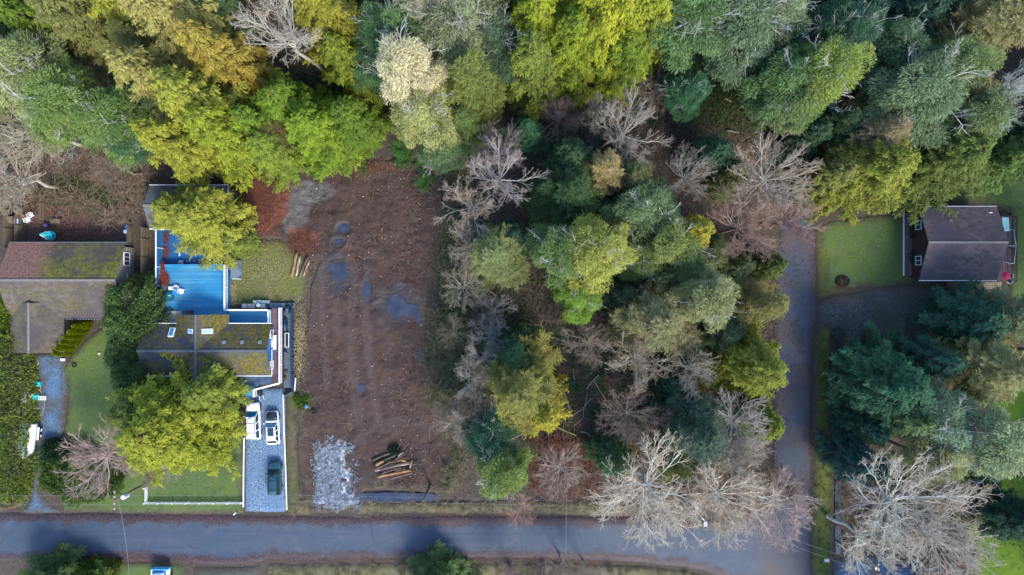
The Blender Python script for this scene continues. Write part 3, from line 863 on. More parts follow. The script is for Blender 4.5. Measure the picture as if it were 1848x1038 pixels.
T('leafy', 1760, 210, 62, 16, (.13, .17, .07), 'sage green crown left of the silvery bare one at the right edge')
T('cedar', 1835, 235, 60, 14, (.035, .08, .04), 'dark green cedar against the right edge below the silvery bare crown')
T('fir', 1500, 230, 52, 13, (.05, .09, .04), 'dark green fir above the yellow cedar over the lawn')
T('fir', 1560, 255, 62, 17, TAN, 'tan fringed fir crown on the upper side of the yellow cedar')
T('cedar', 1560, 310, 88, 17, (.20, .22, .035), 'wide yellow cedar overhanging the lawn west of the brown roof')
T('cedar', 1490, 320, 48, 13, (.18, .19, .05), 'small yellow green cedar at the upper end of the side road')
T('cedar', 1700, 285, 88, 14, (.11, .15, .035), 'broad green cedar shading the north side of the brown roofed house')
T('cedar', 1800, 295, 58, 13, (.10, .16, .04), 'green cedar at the right edge above the bright grass')
T('fir', 1720, 245, 50, 15, (.14, .17, .05), 'olive green fir behind the broad green cedar')
# ---- middle wood
T('fir', 950, 245, 36, 10, TEAL, 'small dark teal fir beside the little pond')
T('bare', 1130, 240, 74, 15, (.42, .40, .36), 'round white bare tree fanning out like a dome above the vacant lot')
T('bare', 1080, 215, 46, 13, GRY, 'thin grey bare tree left of the white domed one')
T('bare', 1240, 320, 52, 15, (.40, .38, .34), 'grey bare tree between the white domed one and the big pinkish one')
T('bare', 1382, 325, 84, 16, (.42, .37, .31), 'big tan bare tree with heavy limbs beside the top of the side road')
T('bare', 1340, 410, 75, 14, PNK, 'pinkish bare tree crossing below the big tan one')
T('bare', 1430, 400, 60, 13, (.36, .24, .23), 'mauve twigged bare tree hanging over the end of the side road')
T('cedar', 1280, 285, 48, 12, (.045, .10, .05), 'low dark green cedar above the pinkish bare trees')
T('cedar', 1310, 320, 38, 11, (.12, .15, .04), 'small olive cedar wedged between two bare trees')
T('bare', 905, 320, 74, 16, (.42, .38, .37), 'pinkish grey bare tree near the upper left of the vacant lot')
T('bare', 845, 375, 66, 13, (.42, .37, .32), 'tan bare tree overhanging the right border of the mud clearing')
T('bare', 900, 270, 56, 12, (.26, .22, .24), 'mauve grey thicket tree below the pond')
T('fir', 1035, 355, 80, 15, (.055, .10, .035), 'dark green fir above the yellow green dome of the lot')
T('fir', 1085, 320, 52, 19, (.28, .22, .09), 'golden tipped fir with star shaped branches in the middle of the wood')
T('fir', 1135, 330, 56, 15, (.11, .12, .05), 'olive brown fir right of the golden tipped one')
T('fir', 892, 462, 64, 15, (.16, .19, .07), 'pale green pointed fir by the left border of the vacant lot')
T('cedar', 925, 430, 42, 10, (.035, .085, .05), 'small dark teal cedar behind the pale green pointed fir')
T('leafy', 1075, 455, 78, 21, (.24, .25, .055), 'yellow green domed crown, the brightest in the middle of the wood')
T('leafy', 1015, 455, 68, 17, (.10, .15, .045), 'green western flank of the bright domed crown')
T('leafy', 1050, 535, 45, 13, (.12, .20, .03), 'fresh green low crown below the bright domed one')
T('leafy', 1170, 380, 74, 18, (.105, .15, .065), 'grey green rounded crown right of the golden tipped fir')
T('leafy', 1210, 440, 62, 17, (.14, .17, .05), 'olive green rounded crown beside the pinkish bare trees')
T('cedar', 1235, 425, 42, 18, (.27, .24, .03), 'yellow crown standing for the sunlit top of the olive rounded crown')  # sunlit top put into the colour of a separate yellow crown
T('leafy', 1150, 460, 50, 15, (.10, .15, .05), 'mid green crown joining the bright dome to the olive one')
T('leafy', 1275, 540, 62, 20, (.20, .21, .09), 'cream and green crown in the centre right of the wood')
T('fir', 1175, 575, 86, 18, (.17, .165, .075), 'wide tan green fir with feathery arms left of the cream and green crown')
T('fir', 1125, 530, 46, 12, (.05, .08, .04), 'dark shaded fir left of the wide tan green one')
T('fir', 1370, 550, 46, 15, (.19, .18, .06), 'tan tipped fir at the left kerb of the side road')
T('cedar', 1320, 480, 45, 11, (.07, .10, .04), 'low olive cedar under the pinkish bare trees')
T('cedar', 1350, 655, 74, 17, (.15, .17, .025), 'rounded green and yellow cedar bulging toward the side road')
T('cedar', 1385, 480, 30, 9, (.08, .12, .03), 'small green cedar beside the top of the side road')
T('bare', 1150, 650, 62, 13, (.42, .38, .31), 'tan bare tree just right of the vacant lot')
T('bare', 1245, 665, 55, 12, (.42, .41, .36), 'grey bare tree over the dark sheet standing for deep shade')
T('bare', 1130, 750, 58, 11, (.30, .24, .20), 'brown twiggy bare tree below the tan one at the lot border')
T('fir', 1250, 775, 88, 16, (.055, .085, .055), 'dusky grey green fir spread wide above the big pale bare trees')
T('fir', 1215, 830, 45, 11, (.11, .13, .04), 'low olive fir behind the largest pale bare tree')
T('cedar', 1368, 760, 40, 11, (.13, .17, .025), 'narrow green cedar along the lower half of the side road')
T('bare', 1330, 770, 66, 14, (.44, .42, .40), 'silver grey bare tree over the dusky fir')
T('fir', 945, 703, 84, 18, (.19, .185, .045), 'round tawny fir with radiating ribs in the lower half of the lot')
T('cedar', 980, 735, 50, 17, (.28, .25, .03), 'bright yellow crown standing for the sunlit side of the tawny fir')  # sunlight on the fir's side put into this crown's yellow
T('fir', 925, 640, 50, 12, (.045, .10, .04), 'dark green low fir above the tawny one')
T('leafy', 885, 790, 56, 14, (.04, .095, .05), 'teal green crown below the tawny fir')
T('leafy', 905, 850, 56, 16, (.13, .17, .045), 'yellow speckled green crown at the roadside end of the lot')
T('bare', 855, 690, 42, 11, (.38, .37, .34), 'slim grey bare tree on the left border of the lot')
T('bare', 815, 750, 40, 9, (.34, .28, .25), 'small brown bare tree at the lower right of the mud clearing')
T('bare', 1010, 850, 52, 9, (.38, .34, .30), 'low bare tree with long limbs over the red brown brush')
T('bare', 940, 915, 38, 8, (.48, .33, .28), 'pinkish bare shrub tree leaning over the road edge')
T('bare', 885, 610, 45, 10, (.27, .28, .28), 'grey green lichen covered bare tree above the dark fir')
T('bare', 820, 600, 36, 8, (.22, .22, .16), 'olive bare tree in the brush right of the clearing')
# ---- big pale trees above the road bend
T('bare', 1170, 885, 112, 17, (.60, .56, .48), 'largest pale cream bare tree hanging over the road')
T('bare', 1295, 900, 96, 15, (.58, .53, .44), 'cream bare tree right of the largest one by the road bend')
T('bare', 1400, 920, 72, 12, (.46, .38, .36), 'pinkish bare tree hanging over the road junction')
T('bare', 1320, 830, 60, 14, (.52, .48, .40), 'cream bare tree behind the pair at the road bend')
# ---- right side
T('cedar', 1745, 578, 70, 12, (.028, .080, .048), 'dark blue green cedar directly below the brown roofed house')
T('fir', 1815, 580, 66, 16, (.12, .14, .07), 'tan ribbed fir at the right edge below the brown roofed house')
T('cedar', 1592, 688, 84, 15, (.035, .095, .050), 'large dark teal cedar right of the grass verge')
T('cedar', 1670, 648, 50, 12, (.030, .085, .055), 'teal cedar beside the dim gravel parking area')
T('cedar', 1610, 745, 60, 14, (.085, .13, .045), 'olive tipped cedar below the large dark teal one')
T('fir', 1775, 660, 76, 17, (.17, .17, .07), 'tan and yellow fir left of the bright grass at the right edge')
T('leafy', 1700, 760, 78, 16, (.085, .125, .075), 'grey green crown with silver twigs in the lower right')
T('leafy', 1790, 800, 78, 18, (.14, .165, .085), 'sage crown with long white limbs near the right edge')
T('leafy', 1690, 830, 56, 15, (.16, .17, .07), 'tawny green crown above the large bare alders')
T('cedar', 1545, 830, 48, 12, (.022, .062, .050), 'small blackish teal cedar at the upper left of the large bare alders')
T('cedar', 1560, 770, 42, 10, (.025, .070, .045), 'low dark cedar in shade beside the grass verge')
T('bare', 1620, 905, 118, 17, (.40, .39, .35), 'largest grey bare alder in the lower right corner')
T('bare', 1700, 960, 100, 16, (.38, .35, .31), 'grey brown bare alder right of the largest one')
T('bare', 1560, 980, 76, 14, (.42, .42, .37), 'pale limbed bare alder by the lower drive')
T('cedar', 1835, 935, 52, 12, (.018, .050, .035), 'blackish green cedar on the bright lawn at the right edge')
# ---- left side and bottom
T('bare', 70, 235, 92, 13, (.46, .43, .33), 'huge pale bare willow reaching in from the left edge', lean=.1)
T('bare', 20, 320, 80, 12, (.44, .40, .33), 'second pale bare willow at the left edge above the board fences')
T('bare', 215, 300, 55, 9, (.26, .21, .17), 'brown bare tree behind the mossy roofed house')
T('cedar', 380, 400, 78, 13, (.24, .25, .035), 'yellow green cedar growing over the blue shed roof')
T('cedar', 330, 385, 56, 11, (.22, .235, .035), 'yellow cedar half covering the courtyard of the blue house')
T('cedar', 432, 435, 30, 8, (.15, .19, .035), 'small green cedar branch mass over the leafy lawn')
T('cedar', 314, 768, 108, 15, (.225, .25, .025), 'huge yellow cedar on the front lawn of the blue house')
T('cedar', 262, 740, 66, 12, (.10, .13, .03), 'shaded olive cedar left of the huge yellow one')
T('cedar', 385, 705, 56, 11, (.16, .20, .03), 'green cedar covering the front corner of the blue house')
T('cedar', 372, 805, 36, 8, (.20, .23, .025), 'yellow green cedar beside the parked white car')
T('bare', 185, 825, 80, 9, (.42, .33, .30), 'pinkish grey bare shrub tree left of the huge yellow cedar')
T('bare', 280, 850, 40, 6, (.40, .31, .27), 'low pinkish bare shrub tree by the picket fence corner')
T('cedar', 90, 1052, 58, 7, (.06, .10, .03), 'dark green cedar at the bottom edge left of the parked white truck')
T('cedar', 790, 1052, 58, 7, (.075, .125, .04), 'green cedar at the bottom edge in the middle of the photo')
T('cedar', 165, 1055, 36, 6, (.08, .12, .02), 'low green cedar at the bottom edge beside the dark one')
T('bare', 1015, 1030, 40, 8, (.32, .27, .24), 'brown bare shrub tree at the bottom edge')
T('bare', 1060, 1040, 34, 7, (.38, .32, .28), 'pale bare shrub tree at the bottom edge right of the brown one')
T('bare', 920, 1048, 36, 7, (.24, .19, .19), 'dim bare shrub tree at the bottom edge right of the green cedar')

# ---- fill between the named crowns
T('fir', 985, 350, 46, 12, (.055, .10, .035), 'low dark fir at the upper left of the dark green fir group')
T('cedar', 1030, 295, 50, 13, (.05, .095, .04), 'dark green cedar at the top border of the lot right of the pinkish bare tree')
T('fir', 1110, 400, 46, 13, (.10, .14, .05), 'green fir between the bright dome and the grey green rounded crown')
T('cedar', 1185, 500, 50, 13, (.08, .12, .04), 'mid green cedar above the wide tan green fir')
T('leafy', 1235, 485, 46, 14, (.12, .16, .06), 'green leafy crown above the cream and green one')
T('fir', 1300, 600, 46, 12, (.07, .10, .045), 'dark fir between cream and green crown and the rounded road side cedar')
T('bare', 848, 445, 48, 10, (.42, .39, .34), 'grey bare tree above the pale green pointed fir at the clearing border')
T('bare', 838, 520, 44, 9, (.34, .32, .26), 'grey olive bare tree below the pale green pointed fir at the clearing border')
T('bare', 845, 760, 52, 11, (.46, .42, .36), 'pale bare tree left of the teal green crown by the lot border')
T('bare', 865, 655, 46, 10, (.44, .43, .40), 'silver bare tree directly left of the tawny fir')
T('bare', 890, 560, 38, 8, (.26, .27, .25), 'dim grey bare tree below the pale green pointed fir')
T('cedar', 1105, 820, 44, 10, (.05, .10, .04), 'dark green cedar hidden behind the largest pale bare tree')
T('bare', 1190, 765, 44, 10, (.36, .31, .25), 'tan bare tree left of the dusky fir')
T('cedar', 1205, 690, 38, 9, (.035, .075, .04), 'small blackish green cedar beside the dark sheet standing for deep shade')
T('bare', 1060, 620, 46, 9, (.40, .35, .28), 'tan bare tree at the right border of the lot above the ferns')
T('leafy', 1290, 460, 40, 10, (.10, .13, .05), 'low olive leafy crown under the pinkish bare trees')
T('bare', 1220, 600, 44, 11, (.36, .34, .28), 'grey bare tree below the wide tan green fir')
T('cedar', 1450, 250, 46, 12, (.045, .09, .045), 'dark green cedar right of the big tan bare tree')
T('bare', 1010, 215, 50, 9, (.24, .19, .17), 'dim brown bare tree right of the little pond')
T('bare', 1185, 165, 48, 9, (.24, .21, .18), 'dim brown bare tree below the green skirted cedar')
T('cedar', 1760, 700, 40, 11, (.09, .12, .05), 'olive cedar between tan and yellow fir and sage crown')

# ---- wood beyond the frame: what shades and backs the edges
rg = random.Random(77)
GC = [OLV, GRN, BLG, LIME, DGR, SAGE, TEAL]
for i, (px, py) in enumerate([(x + rg.uniform(-40, 40), -120 + rg.uniform(-30, 30)) for x in range(-200, 2100, 120)] +
                             [(2010 + rg.uniform(-20, 50), y) for y in range(0, 760, 130)] + [(-150 + rg.uniform(-40, 30), y) for y in (60, 190, 330)] +
                             [(2000 + rg.uniform(-20, 60), y) for y in range(880, 1200, 130)] +
                             [(x, 1190 + rg.uniform(-20, 40)) for x in (1620, 1760)]):
    T(rg.choice(['cedar', 'fir', 'leafy', 'cedar']), px, py, rg.uniform(60, 85), rg.uniform(14, 20), rg.choice(GC), 'evergreen tree standing beyond the edge of the photograph', group='evergreens beyond the edge of the photograph')

# ================================================================ HEDGES, TOPIARY, SHRUBS
def hedge(name, px, py, rx, ry, h, color, label, cat='hedge', n=9000, seed=1, zc=.5, stems=1, lw=(.22, .40), rz=0, group=None, jag=.25):
    x, y = P(px, py, h * zc)
    k = (CAM_H - h * zc) / CAM_H / PPM
    t = empty(name, (x, y, 0), rz, label, cat, group)
    tag(link('crown', hedge_crown(seed, rx * k, ry * k, h, n, lw, jag), t), color=color)
    bm = bmesh.new()
    for i in range(stems):
        a = (i + .5) / stems * 2 - 1
        yy = a * ry * k * .8
        bm_tube(bm, [(0, yy, -.4), (0.03, yy, h * .4), (0, yy, h * .75)], [.12, .09, .03], 6)
    tag(bm_obj('trunk', bm, MAT['bark'], t), color=(.14, .11, .09))
    return t
hedge('hedge', 16, 735, 34, 175, 4.2, (.17, .215, .045), 'long dense cedar hedge running down the left edge of the photo', n=26000, seed=4, stems=7)
hedge('hedge', 22, 570, 22, 48, 3.2, (.13, .17, .02), 'short lighter hedge end beside the mossy roof at the left edge', n=5000, seed=5, stems=2)
hedge('clipped_evergreen', 245, 560, 42, 58, 6.5, (.10, .155, .045), 'tall clipped evergreen with knobbly top between the two left houses', 'tree', n=13000, seed=6, lw=(.25, .45), jag=.4)
hedge('clipped_evergreen', 237, 648, 36, 62, 5.0, (.07, .115, .04), 'darker clipped evergreen below the knobbly one beside the blue house', 'tree', n=9000, seed=7, jag=.4)
hedge('cedar_shrub', 140, 858, 66, 45, 2.6, (.085, .135, .030), 'wide low cedar shrub mass beside the mouth of the old gravel drive', 'shrub', n=11000, seed=8, jag=.45)
hedge('cedar_shrub', 100, 815, 26, 20, 2.0, (.030, .070, .028), 'small dark cedar shrub above the wide one near the gravel drive', 'shrub', n=3000, seed=9, jag=.4)
hedge('shrub', 175, 1028, 34, 16, 2.0, (.09, .13, .02), 'low green shrub at the bottom edge beside the grass strip', 'shrub', n=3000, seed=10, jag=.4)
hedge('shrub', 12, 905, 14, 12, 1.4, (.24, .19, .10), 'small tan shrub on the grass at the left edge by the road', 'shrub', n=1500, seed=11, jag=.5)
hedge('shrub', 50, 600, 5, 34, 1.0, (.22, .25, .015), 'narrow yellow green shrub strip along the left side of the mossy roof', 'shrub', n=1500, seed=13, jag=.3)
# row of upright arborvitae
def arbor_mesh(seed):
    rng = np.random.default_rng(seed); n = 2600
    t = rng.uniform(0, 1, n); a = rng.uniform(0, 6.283, n)
    r = .62 * (np.clip(1 - t, 0, 1) ** .6) * (np.clip(t * 8, 0, 1) ** .5) * rng.uniform(.8, 1.05, n)
    p = np.stack([np.cos(a) * r, np.sin(a) * r, t * 4.2 + .1], 1)
    d = np.stack([np.cos(a) * .4, np.sin(a) * .4, np.full(n, 1.0)], 1) + rng.normal(0, .2, (n, 3))
    acc = Acc(); acc.add(*leaves(p, d, rng.uniform(.2, .4, n), rng.uniform(.08, .15, n), rng, rng.uniform(.35, .8, n)))
    return acc.mesh('crown', MAT['leaf'])
am = arbor_mesh(5)
at = bpy.data.meshes.new('trunk'); bm = bmesh.new(); bm_tube(bm, [(0, 0, -.3), (0, 0, 2.5)], [.07, .03], 6); bm.to_mesh(at); bm.free(); at.materials.append(MAT['bark'])
AW = ['topmost', 'second from the top', 'third from the top', 'fourth from the top', 'fifth from the top', 'lowest']
for i in range(6):
    f = i / 5
    bx, by = P(165 - 34 * f, 586 + 48 * f)
    t = empty('arborvitae', (bx, by, 0), i * 1.1, f'yellow green upright conifer, {AW[i]} of the row beside the mossy roofed house', 'tree', 'upright yellow green conifers in a row')
    s = .86 + .08 * ((i * 37) % 5) / 4
    t.scale = (s * 1.05, s * 1.05, s)
    tag(link('crown', am, t), color=(.26, .30, .012)); tag(link('trunk', at, t), color=(.15, .12, .09))

# ================================================================ UNDERGROWTH (uncountable)
def bramble(seed, n=60, h=1.1, r=1.2, w=.020):
    rng = np.random.default_rng(seed)
    a = rng.uniform(0, 6.283, n); L = rng.uniform(.5, 1.0, n) * r
    s = np.linspace(0, 1, 4)
    b = rng.normal(0, .25, (n, 2))
    az2 = a[:, None] + rng.normal(0, .8, n)[:, None] * s
    C = np.stack([b[:, :1] + np.cos(az2) * L[:, None] * s, b[:, 1:] + np.sin(az2) * L[:, None] * s,
                  h * rng.uniform(.5, 1.1, n)[:, None] * np.sin(s * rng.uniform(1.2, 2.8, n)[:, None])], -1)
    return tubes(C, np.full((n, 4), w) * (1 - .5 * s), 3)
BR = [bramble(s, 46, 1.3, 1.5) for s in (1, 2, 3)]
def thicket(name, regions, color, dens, seed, scale=(.7, 1.4), z=-.1, protos=BR, mat='twig', kind='stuff'):
    """regions: polygons in photo pixels, filled with brush plants joined into one object"""
    rng = np.random.default_rng(seed); V = []; Q = []; n0 = 0
    for reg in regions:
        poly = [P(*p) for p in reg]; pa = np.array(poly)
        lo, hi = pa.min(0), pa.max(0)
        area = np.prod(hi - lo); n = int(area * dens)
        x = rng.uniform(lo[0], hi[0], n); y = rng.uniform(lo[1], hi[1], n)
        sd, _, _ = poly_sd(x, y, poly)
        keep = sd > rng.uniform(-.3, .9, n)
        for px_, py_ in zip(x[keep], y[keep]):
            v, q = protos[rng.integers(len(protos))]
            a = rng.uniform(0, 6.283); s = rng.uniform(*scale)
            c, sn = math.cos(a) * s, math.sin(a) * s
            vv = np.stack([v[:, 0] * c - v[:, 1] * sn + px_, v[:, 0] * sn + v[:, 1] * c + py_, v[:, 2] * s + z], 1)
            V.append(vv); Q.append(q + n0); n0 += len(v)
    o = link(name, np_mesh(name, np.concatenate(V), quads=np.concatenate(Q), mats=[MAT[mat]]))
    return tag(o, kind=kind, color=color)
tag(thicket('bramble_thicket', [[(770, 540), (830, 520), (830, 900), (800, 880), (775, 700)], [(790, 300), (840, 280), (840, 530), (780, 500)], [(830, 520), (930, 520), (880, 640), (830, 640)]],
        (.17, .17, .09), .6, 41), 'olive brown brush between the mud clearing and the wooded lot', None)
tag(thicket('bramble_thicket', [[(60, 250), (320, 250), (260, 400), (60, 380)], [(0, 300), (60, 250), (60, 380), (0, 360)]], (.26, .19, .14), .35, 42), 'brown brush behind the mossy roofed house')
tag(thicket('bramble_thicket', [[(960, 780), (1080, 790), (1090, 900), (950, 890)]], (.24, .12, .09), .9, 43), 'red brown brush at the roadside corner of the lot')
tag(thicket('bramble_thicket', [[(930, 150), (1220, 140), (1250, 300), (900, 260), (880, 200)], [(940, 500), (1090, 560), (1090, 780), (1020, 700), (960, 620)]], (.19, .145, .125), .38, 44), 'dim brown brush under the trees of the lot')
tag(thicket('bramble_thicket', [[(1080, 840), (1440, 850), (1440, 905), (1260, 925), (1080, 905)], [(1090, 600), (1200, 600), (1150, 850), (1090, 850)]], (.27, .19, .14), .6, 45), 'rust brown brush below the pale bare trees')
tag(thicket('bramble_thicket', [[(545, 540), (560, 620), (548, 760), (560, 900), (520, 900), (540, 700)], [(660, 860), (820, 860), (820, 892), (660, 884)]], (.25, .21, .15), .8, 46, (.35, .7)), 'dry weeds round the margin of the mud clearing')
tag(thicket('bramble_thicket', [[(1500, 860), (1760, 860), (1760, 1060), (1560, 1000), (1510, 960)], [(1600, 340), (1660, 330), (1660, 375), (1590, 385)]], (.24, .18, .15), .45, 47), 'brown brush below the bare alders in the lower right')
tag(thicket('bramble_thicket', [[(900, 1018), (1110, 1018), (1110, 1080), (900, 1080)]], (.22, .17, .15), .8, 48, (.5, .9)), 'brown brush on the verge at the bottom edge')
# dry roadside grass: blades in tussocks
def tussock(seed, n=26, h=.38):
    rng = np.random.default_rng(seed)
    a = rng.uniform(0, 6.283, n); s = np.array([0, .5, 1.0]); L = rng.uniform(.12, .42, n)
    b = rng.normal(0, .12, (n, 2))
    C = np.stack([b[:, :1] + np.cos(a)[:, None] * L[:, None] * s, b[:, 1:] + np.sin(a)[:, None] * L[:, None] * s, h * rng.uniform(.5, 1, n)[:, None] * np.sin(s * 1.5)], -1)
    return tubes(C, np.full((n, 3), .014) * (1 - .6 * s), 3)
TU = [tussock(s) for s in (1, 2, 3)]
tag(thicket('dry_grass', [[(650, 908), (780, 908), (960, 904), (1090, 906), (1090, 928), (650, 926)], [(520, 900), (560, 900), (560, 926), (520, 928)]], (.34, .29, .17), 4.0, 51, (.7, 1.5), .02, TU), 'straw coloured grass along the road verge')
tag(thicket('dry_grass', [[(480, 1020), (700, 1020), (1000, 1020), (1160, 1026), (1250, 1040), (480, 1060)]], (.26, .24, .12), 2.2, 52, (.7, 1.5), .02, TU), 'dull straw grass on the lower side of the road')
tag(thicket('green_grass', [[(1470, 600), (1503, 592), (1502, 1038), (1468, 1038)]], (.12, .17, .03), 1.6, 53, (.5, 1.0), .02, TU), 'uneven grass tufts on the side road verge')

# ferns: stars of fronds
def fern_mesh(seed):
    rng = np.random.default_rng(seed); acc = Acc()
    nf = 16; s = np.linspace(.08, 1, 9)
    for k in range(nf):
        a = k * 2 * math.pi / nf + rng.normal(0, .12); L = rng.uniform(.75, 1.15)
        c = np.stack([math.cos(a) * L * s, math.sin(a) * L * s, .55 * np.sin(s * 2.4) * L], 1)
        t = np.gradient(c, axis=0); sd = norm(np.cross(t, [0, 0, 1]))
        for sg in (-1, 1):
            w = .17 * np.sin(s * 2.9 + .15) + .03
            acc.add(*leaves(c, sd * sg + norm(t) * .35, w, np.full(len(s), .085), rng, rng.uniform(.3, .7) + rng.normal(0, .08, len(s))))
        acc.add(*leaves(c[:1], (c[-1] - c[0])[None], np.array([L]), np.array([.05]), rng, np.array([.4])))
    return acc.mesh('sword_fern', MAT['frond'])
FM = [fern_mesh(s) for s in (1, 2)]
for i, (px, py) in enumerate([(1055, 610), (1060, 640), (1072, 655), (1050, 668), (1068, 680), (1082, 668), (1062, 695), (1080, 705), (1085, 750), (1075, 745), (985, 612), (1005, 605), (940, 615), (925, 610),
                              (1075, 805), (1085, 820), (1088, 850), (1040, 690), (1030, 645),
                              (1108, 190), (1135, 195), (1155, 190), (1165, 205), (1150, 215), (1180, 215), (1095, 190), (1275, 120), (1300, 118), (1325, 125), (1290, 135), (1310, 140), (1250, 130),
                              (690, 168), (672, 158), (668, 175), (720, 268), (727, 290), (760, 300), (735, 280), (770, 325), (765, 332), (655, 305), (570, 305), (575, 310)]):
    x, y = P(px, py)
    r_ = random.Random(i)
    o = link('sword_fern', FM[i % 2], None, (x, y, -.12), r_.uniform(0, 6))
    s = r_.uniform(.85, 1.5); o.scale = (s, s, s)
    if i < 19: lb, gp = 'dark green sword fern on the shaded floor of the lot beside the fallen branches', 'sword ferns in the lot'
    elif i < 32: lb, gp = 'sword fern in the dim hollow near the top of the photo', 'sword ferns in the dim hollow'
    else: lb, gp = 'green fern at the upper rim of the mud clearing', 'ferns at the rim of the clearing'
    tag(o, lb, 'fern', gp, color=(.030, .085, .035) if i < 32 else (.06, .15, .03))
# ================================================================ BUILDINGS
def shingle_mat(name, base, moss, m0, m1, leaf=None, wet=(0.035, 0.045, 0.075)):
    g = G(name); v = g.pos()
    cell = g.voro(g.scalev(v, (2.2, 3.0, 3.0)), 1.0, 'Color')
    s = g.sep(cell, 0)
    col = g.mix(s, tuple(x * .72 for x in base), tuple(x * 1.3 for x in base))
    col = g.mix(g.mr(g.noise(v, .22, 3), .45, .62), col, wet)
    n = g.noise(v, .16, 2); n2 = g.noise(v, 1.3, 5, .72)
    mk = g.mr(g.math('ADD', g.math('MULTIPLY', n, .55), g.math('MULTIPLY', n2, .7)), m0, m1)
    mc = g.mix(g.mr(g.noise(v, 4.0, 4, .7), .38, .62), tuple(x * .45 for x in moss), tuple(x * 1.35 for x in moss))
    col = g.mix(mk, col, mc)
    if leaf:
        lm = g.mr(g.math('SUBTRACT', g.math('ADD', g.math('MULTIPLY', g.noise(v, 3.2, 5, .75), .5), .3), g.math('MULTIPLY', g.math('ADD', g.sep(v, 0), leaf[1]), leaf[2])), .5, .62)
        col = g.mix(lm, col, g.mix(g.mr(g.noise(v, 7, 3, .7), .4, .6), tuple(x * .5 for x in leaf[0]), tuple(x * 1.4 for x in leaf[0])))
    return g.out(col, .85, normal=g.bump(g.noise(v, 5, 4, .7), .7, .06))
MAT['roof_a'] = shingle_mat('leaf_strewn_shingles', (.080, .067, .058), (.14, .145, .020), .58, .72, ((.20, .105, .085), 57.5, .055), (.060, .054, .046))
MAT['roof_a2'] = shingle_mat('brown_shingles', (.100, .080, .070), (.12, .10, .030), .62, .82, None, (.066, .055, .055))
MAT['roof_b'] = shingle_mat('mossy_shingles', (.060, .062, .072), (.120, .098, .016), .56, .72)
MAT['roof_c'] = shingle_mat('brown_roof_shingles', (.082, .066, .072), (.10, .09, .06), .9, 1.0, None, (.060, .052, .066))
MAT['roof_s'] = shingle_mat('weathered_shingles', (.085, .080, .070), (.10, .09, .03), .68, .8, None, (.10, .12, .14))
MAT['ridge'] = simple('ridge_cap', (.17, .15, .14), .85)
MAT['ridge_dark'] = simple('ridge_cap_dark', (.09, .10, .11), .85)
MAT['white'] = simple('white_paint', (.80, .81, .82), .5, var=.06)
MAT['blue_wall'] = simple('blue_siding', (.030, .150, .330), .6, var=.15, scale=1.0)
MAT['taupe'] = simple('taupe_siding', (.27, .23, .21), .7, var=.12, scale=1)
MAT['brown_wall'] = simple('dark_red_brown_siding', (.070, .035, .035), .7, var=.2, scale=1)
MAT['glass'] = simple('window_glass', (.03, .05, .08), .08, var=.2, spec=.8)
MAT['sky_glass'] = simple('skylight_glass', (.25, .45, .62), .12, var=.35, scale=2.5, spec=.8)
MAT['wood'] = simple('grey_fence_wood', (.155, .125, .085), .85, var=.3, scale=2)
MAT['wood_tan'] = simple('tan_boards', (.34, .28, .17), .8, var=.2, scale=2)
MAT['dark'] = simple('dark_plastic', (.015, .018, .025), .5)
MAT['grey'] = simple('grey_plastic', (.20, .23, .26), .6, var=.1)
MAT['metal'] = simple('galvanised_metal', (.5, .52, .54), .4, .6)
g = G('blue_deck_paint'); v = g.pos()
c = g.mix(g.mr(g.noise(g.scalev(v, (.15, 1, 1)), 1.6, 5, .65), .35, .68), (.040, .215, .385), (.085, .310, .455))
c = g.mix(g.mr(g.noise(v, .25, 3), .4, .65), c, (.022, .215, .43))
c = g.mix(g.mr(g.noise(g.scalev(v, (.12, 1.6, 1)), 3.0, 5, .7), .56, .68, 0, .55), c, (.22, .38, .46))
c = g.mix(1.0, c, g.info('Color'), 'MULTIPLY')
MAT['deck'] = g.out(c, .55, normal=g.bump(g.noise(g.scalev(v, (.3, 3, 1)), 3, 4), .3, .02))
MAT['deck_brown'] = simple('worn_red_brown_boards', (.13, .085, .095), .7, var=.35, scale=1.2)
MAT['deck_slate'] = simple('slate_blue_boards', (.085, .135, .200), .6, var=.4, scale=.8)
MAT['plank'] = simple('weathered_planks', (.115, .160, .205), .75, var=.45, scale=1.0)

def slope(name, a, b, c, d, m, parent, rows=None, thick=.12, step=.018):
    """roof slope: a->b is the eave, d->c the ridge; real shingle courses as overlapping steps"""
    a, b, c, d = map(Vector, (a, b, c, d))
    n = (b - a).cross(d - a).normalized()
    if n.z < 0: n = -n
    L = (d - a).length
    rows = rows or max(3, int(L / .32))
    bm = bmesh.new(); prev = None
    for i in range(rows):
        f0, f1 = i / rows, (i + 1) / rows
        lo0 = a.lerp(d, f0) + n * step; lo1 = b.lerp(c, f0) + n * step
        hi0 = a.lerp(d, f1); hi1 = b.lerp(c, f1)
        v = [bm.verts.new(p) for p in (lo0, lo1, hi1, hi0)]
        bm.faces.new(v)
        if prev: bm.faces.new((prev[0], prev[1], v[1], v[0]))
        prev = (v[3], v[2])
    # underside and rims
    u = [bm.verts.new(p - n * thick) for p in (a, b, c, d)]; t = [bm.verts.new(p) for p in (a, b, c, d)]
    bm.faces.new(u)
    for i in range(4): bm.faces.new((u[i], u[(i + 1) % 4], t[(i + 1) % 4], t[i]))
    bmesh.ops.recalc_face_normals(bm, faces=bm.faces)
    return bm_obj(name, bm, m, parent)

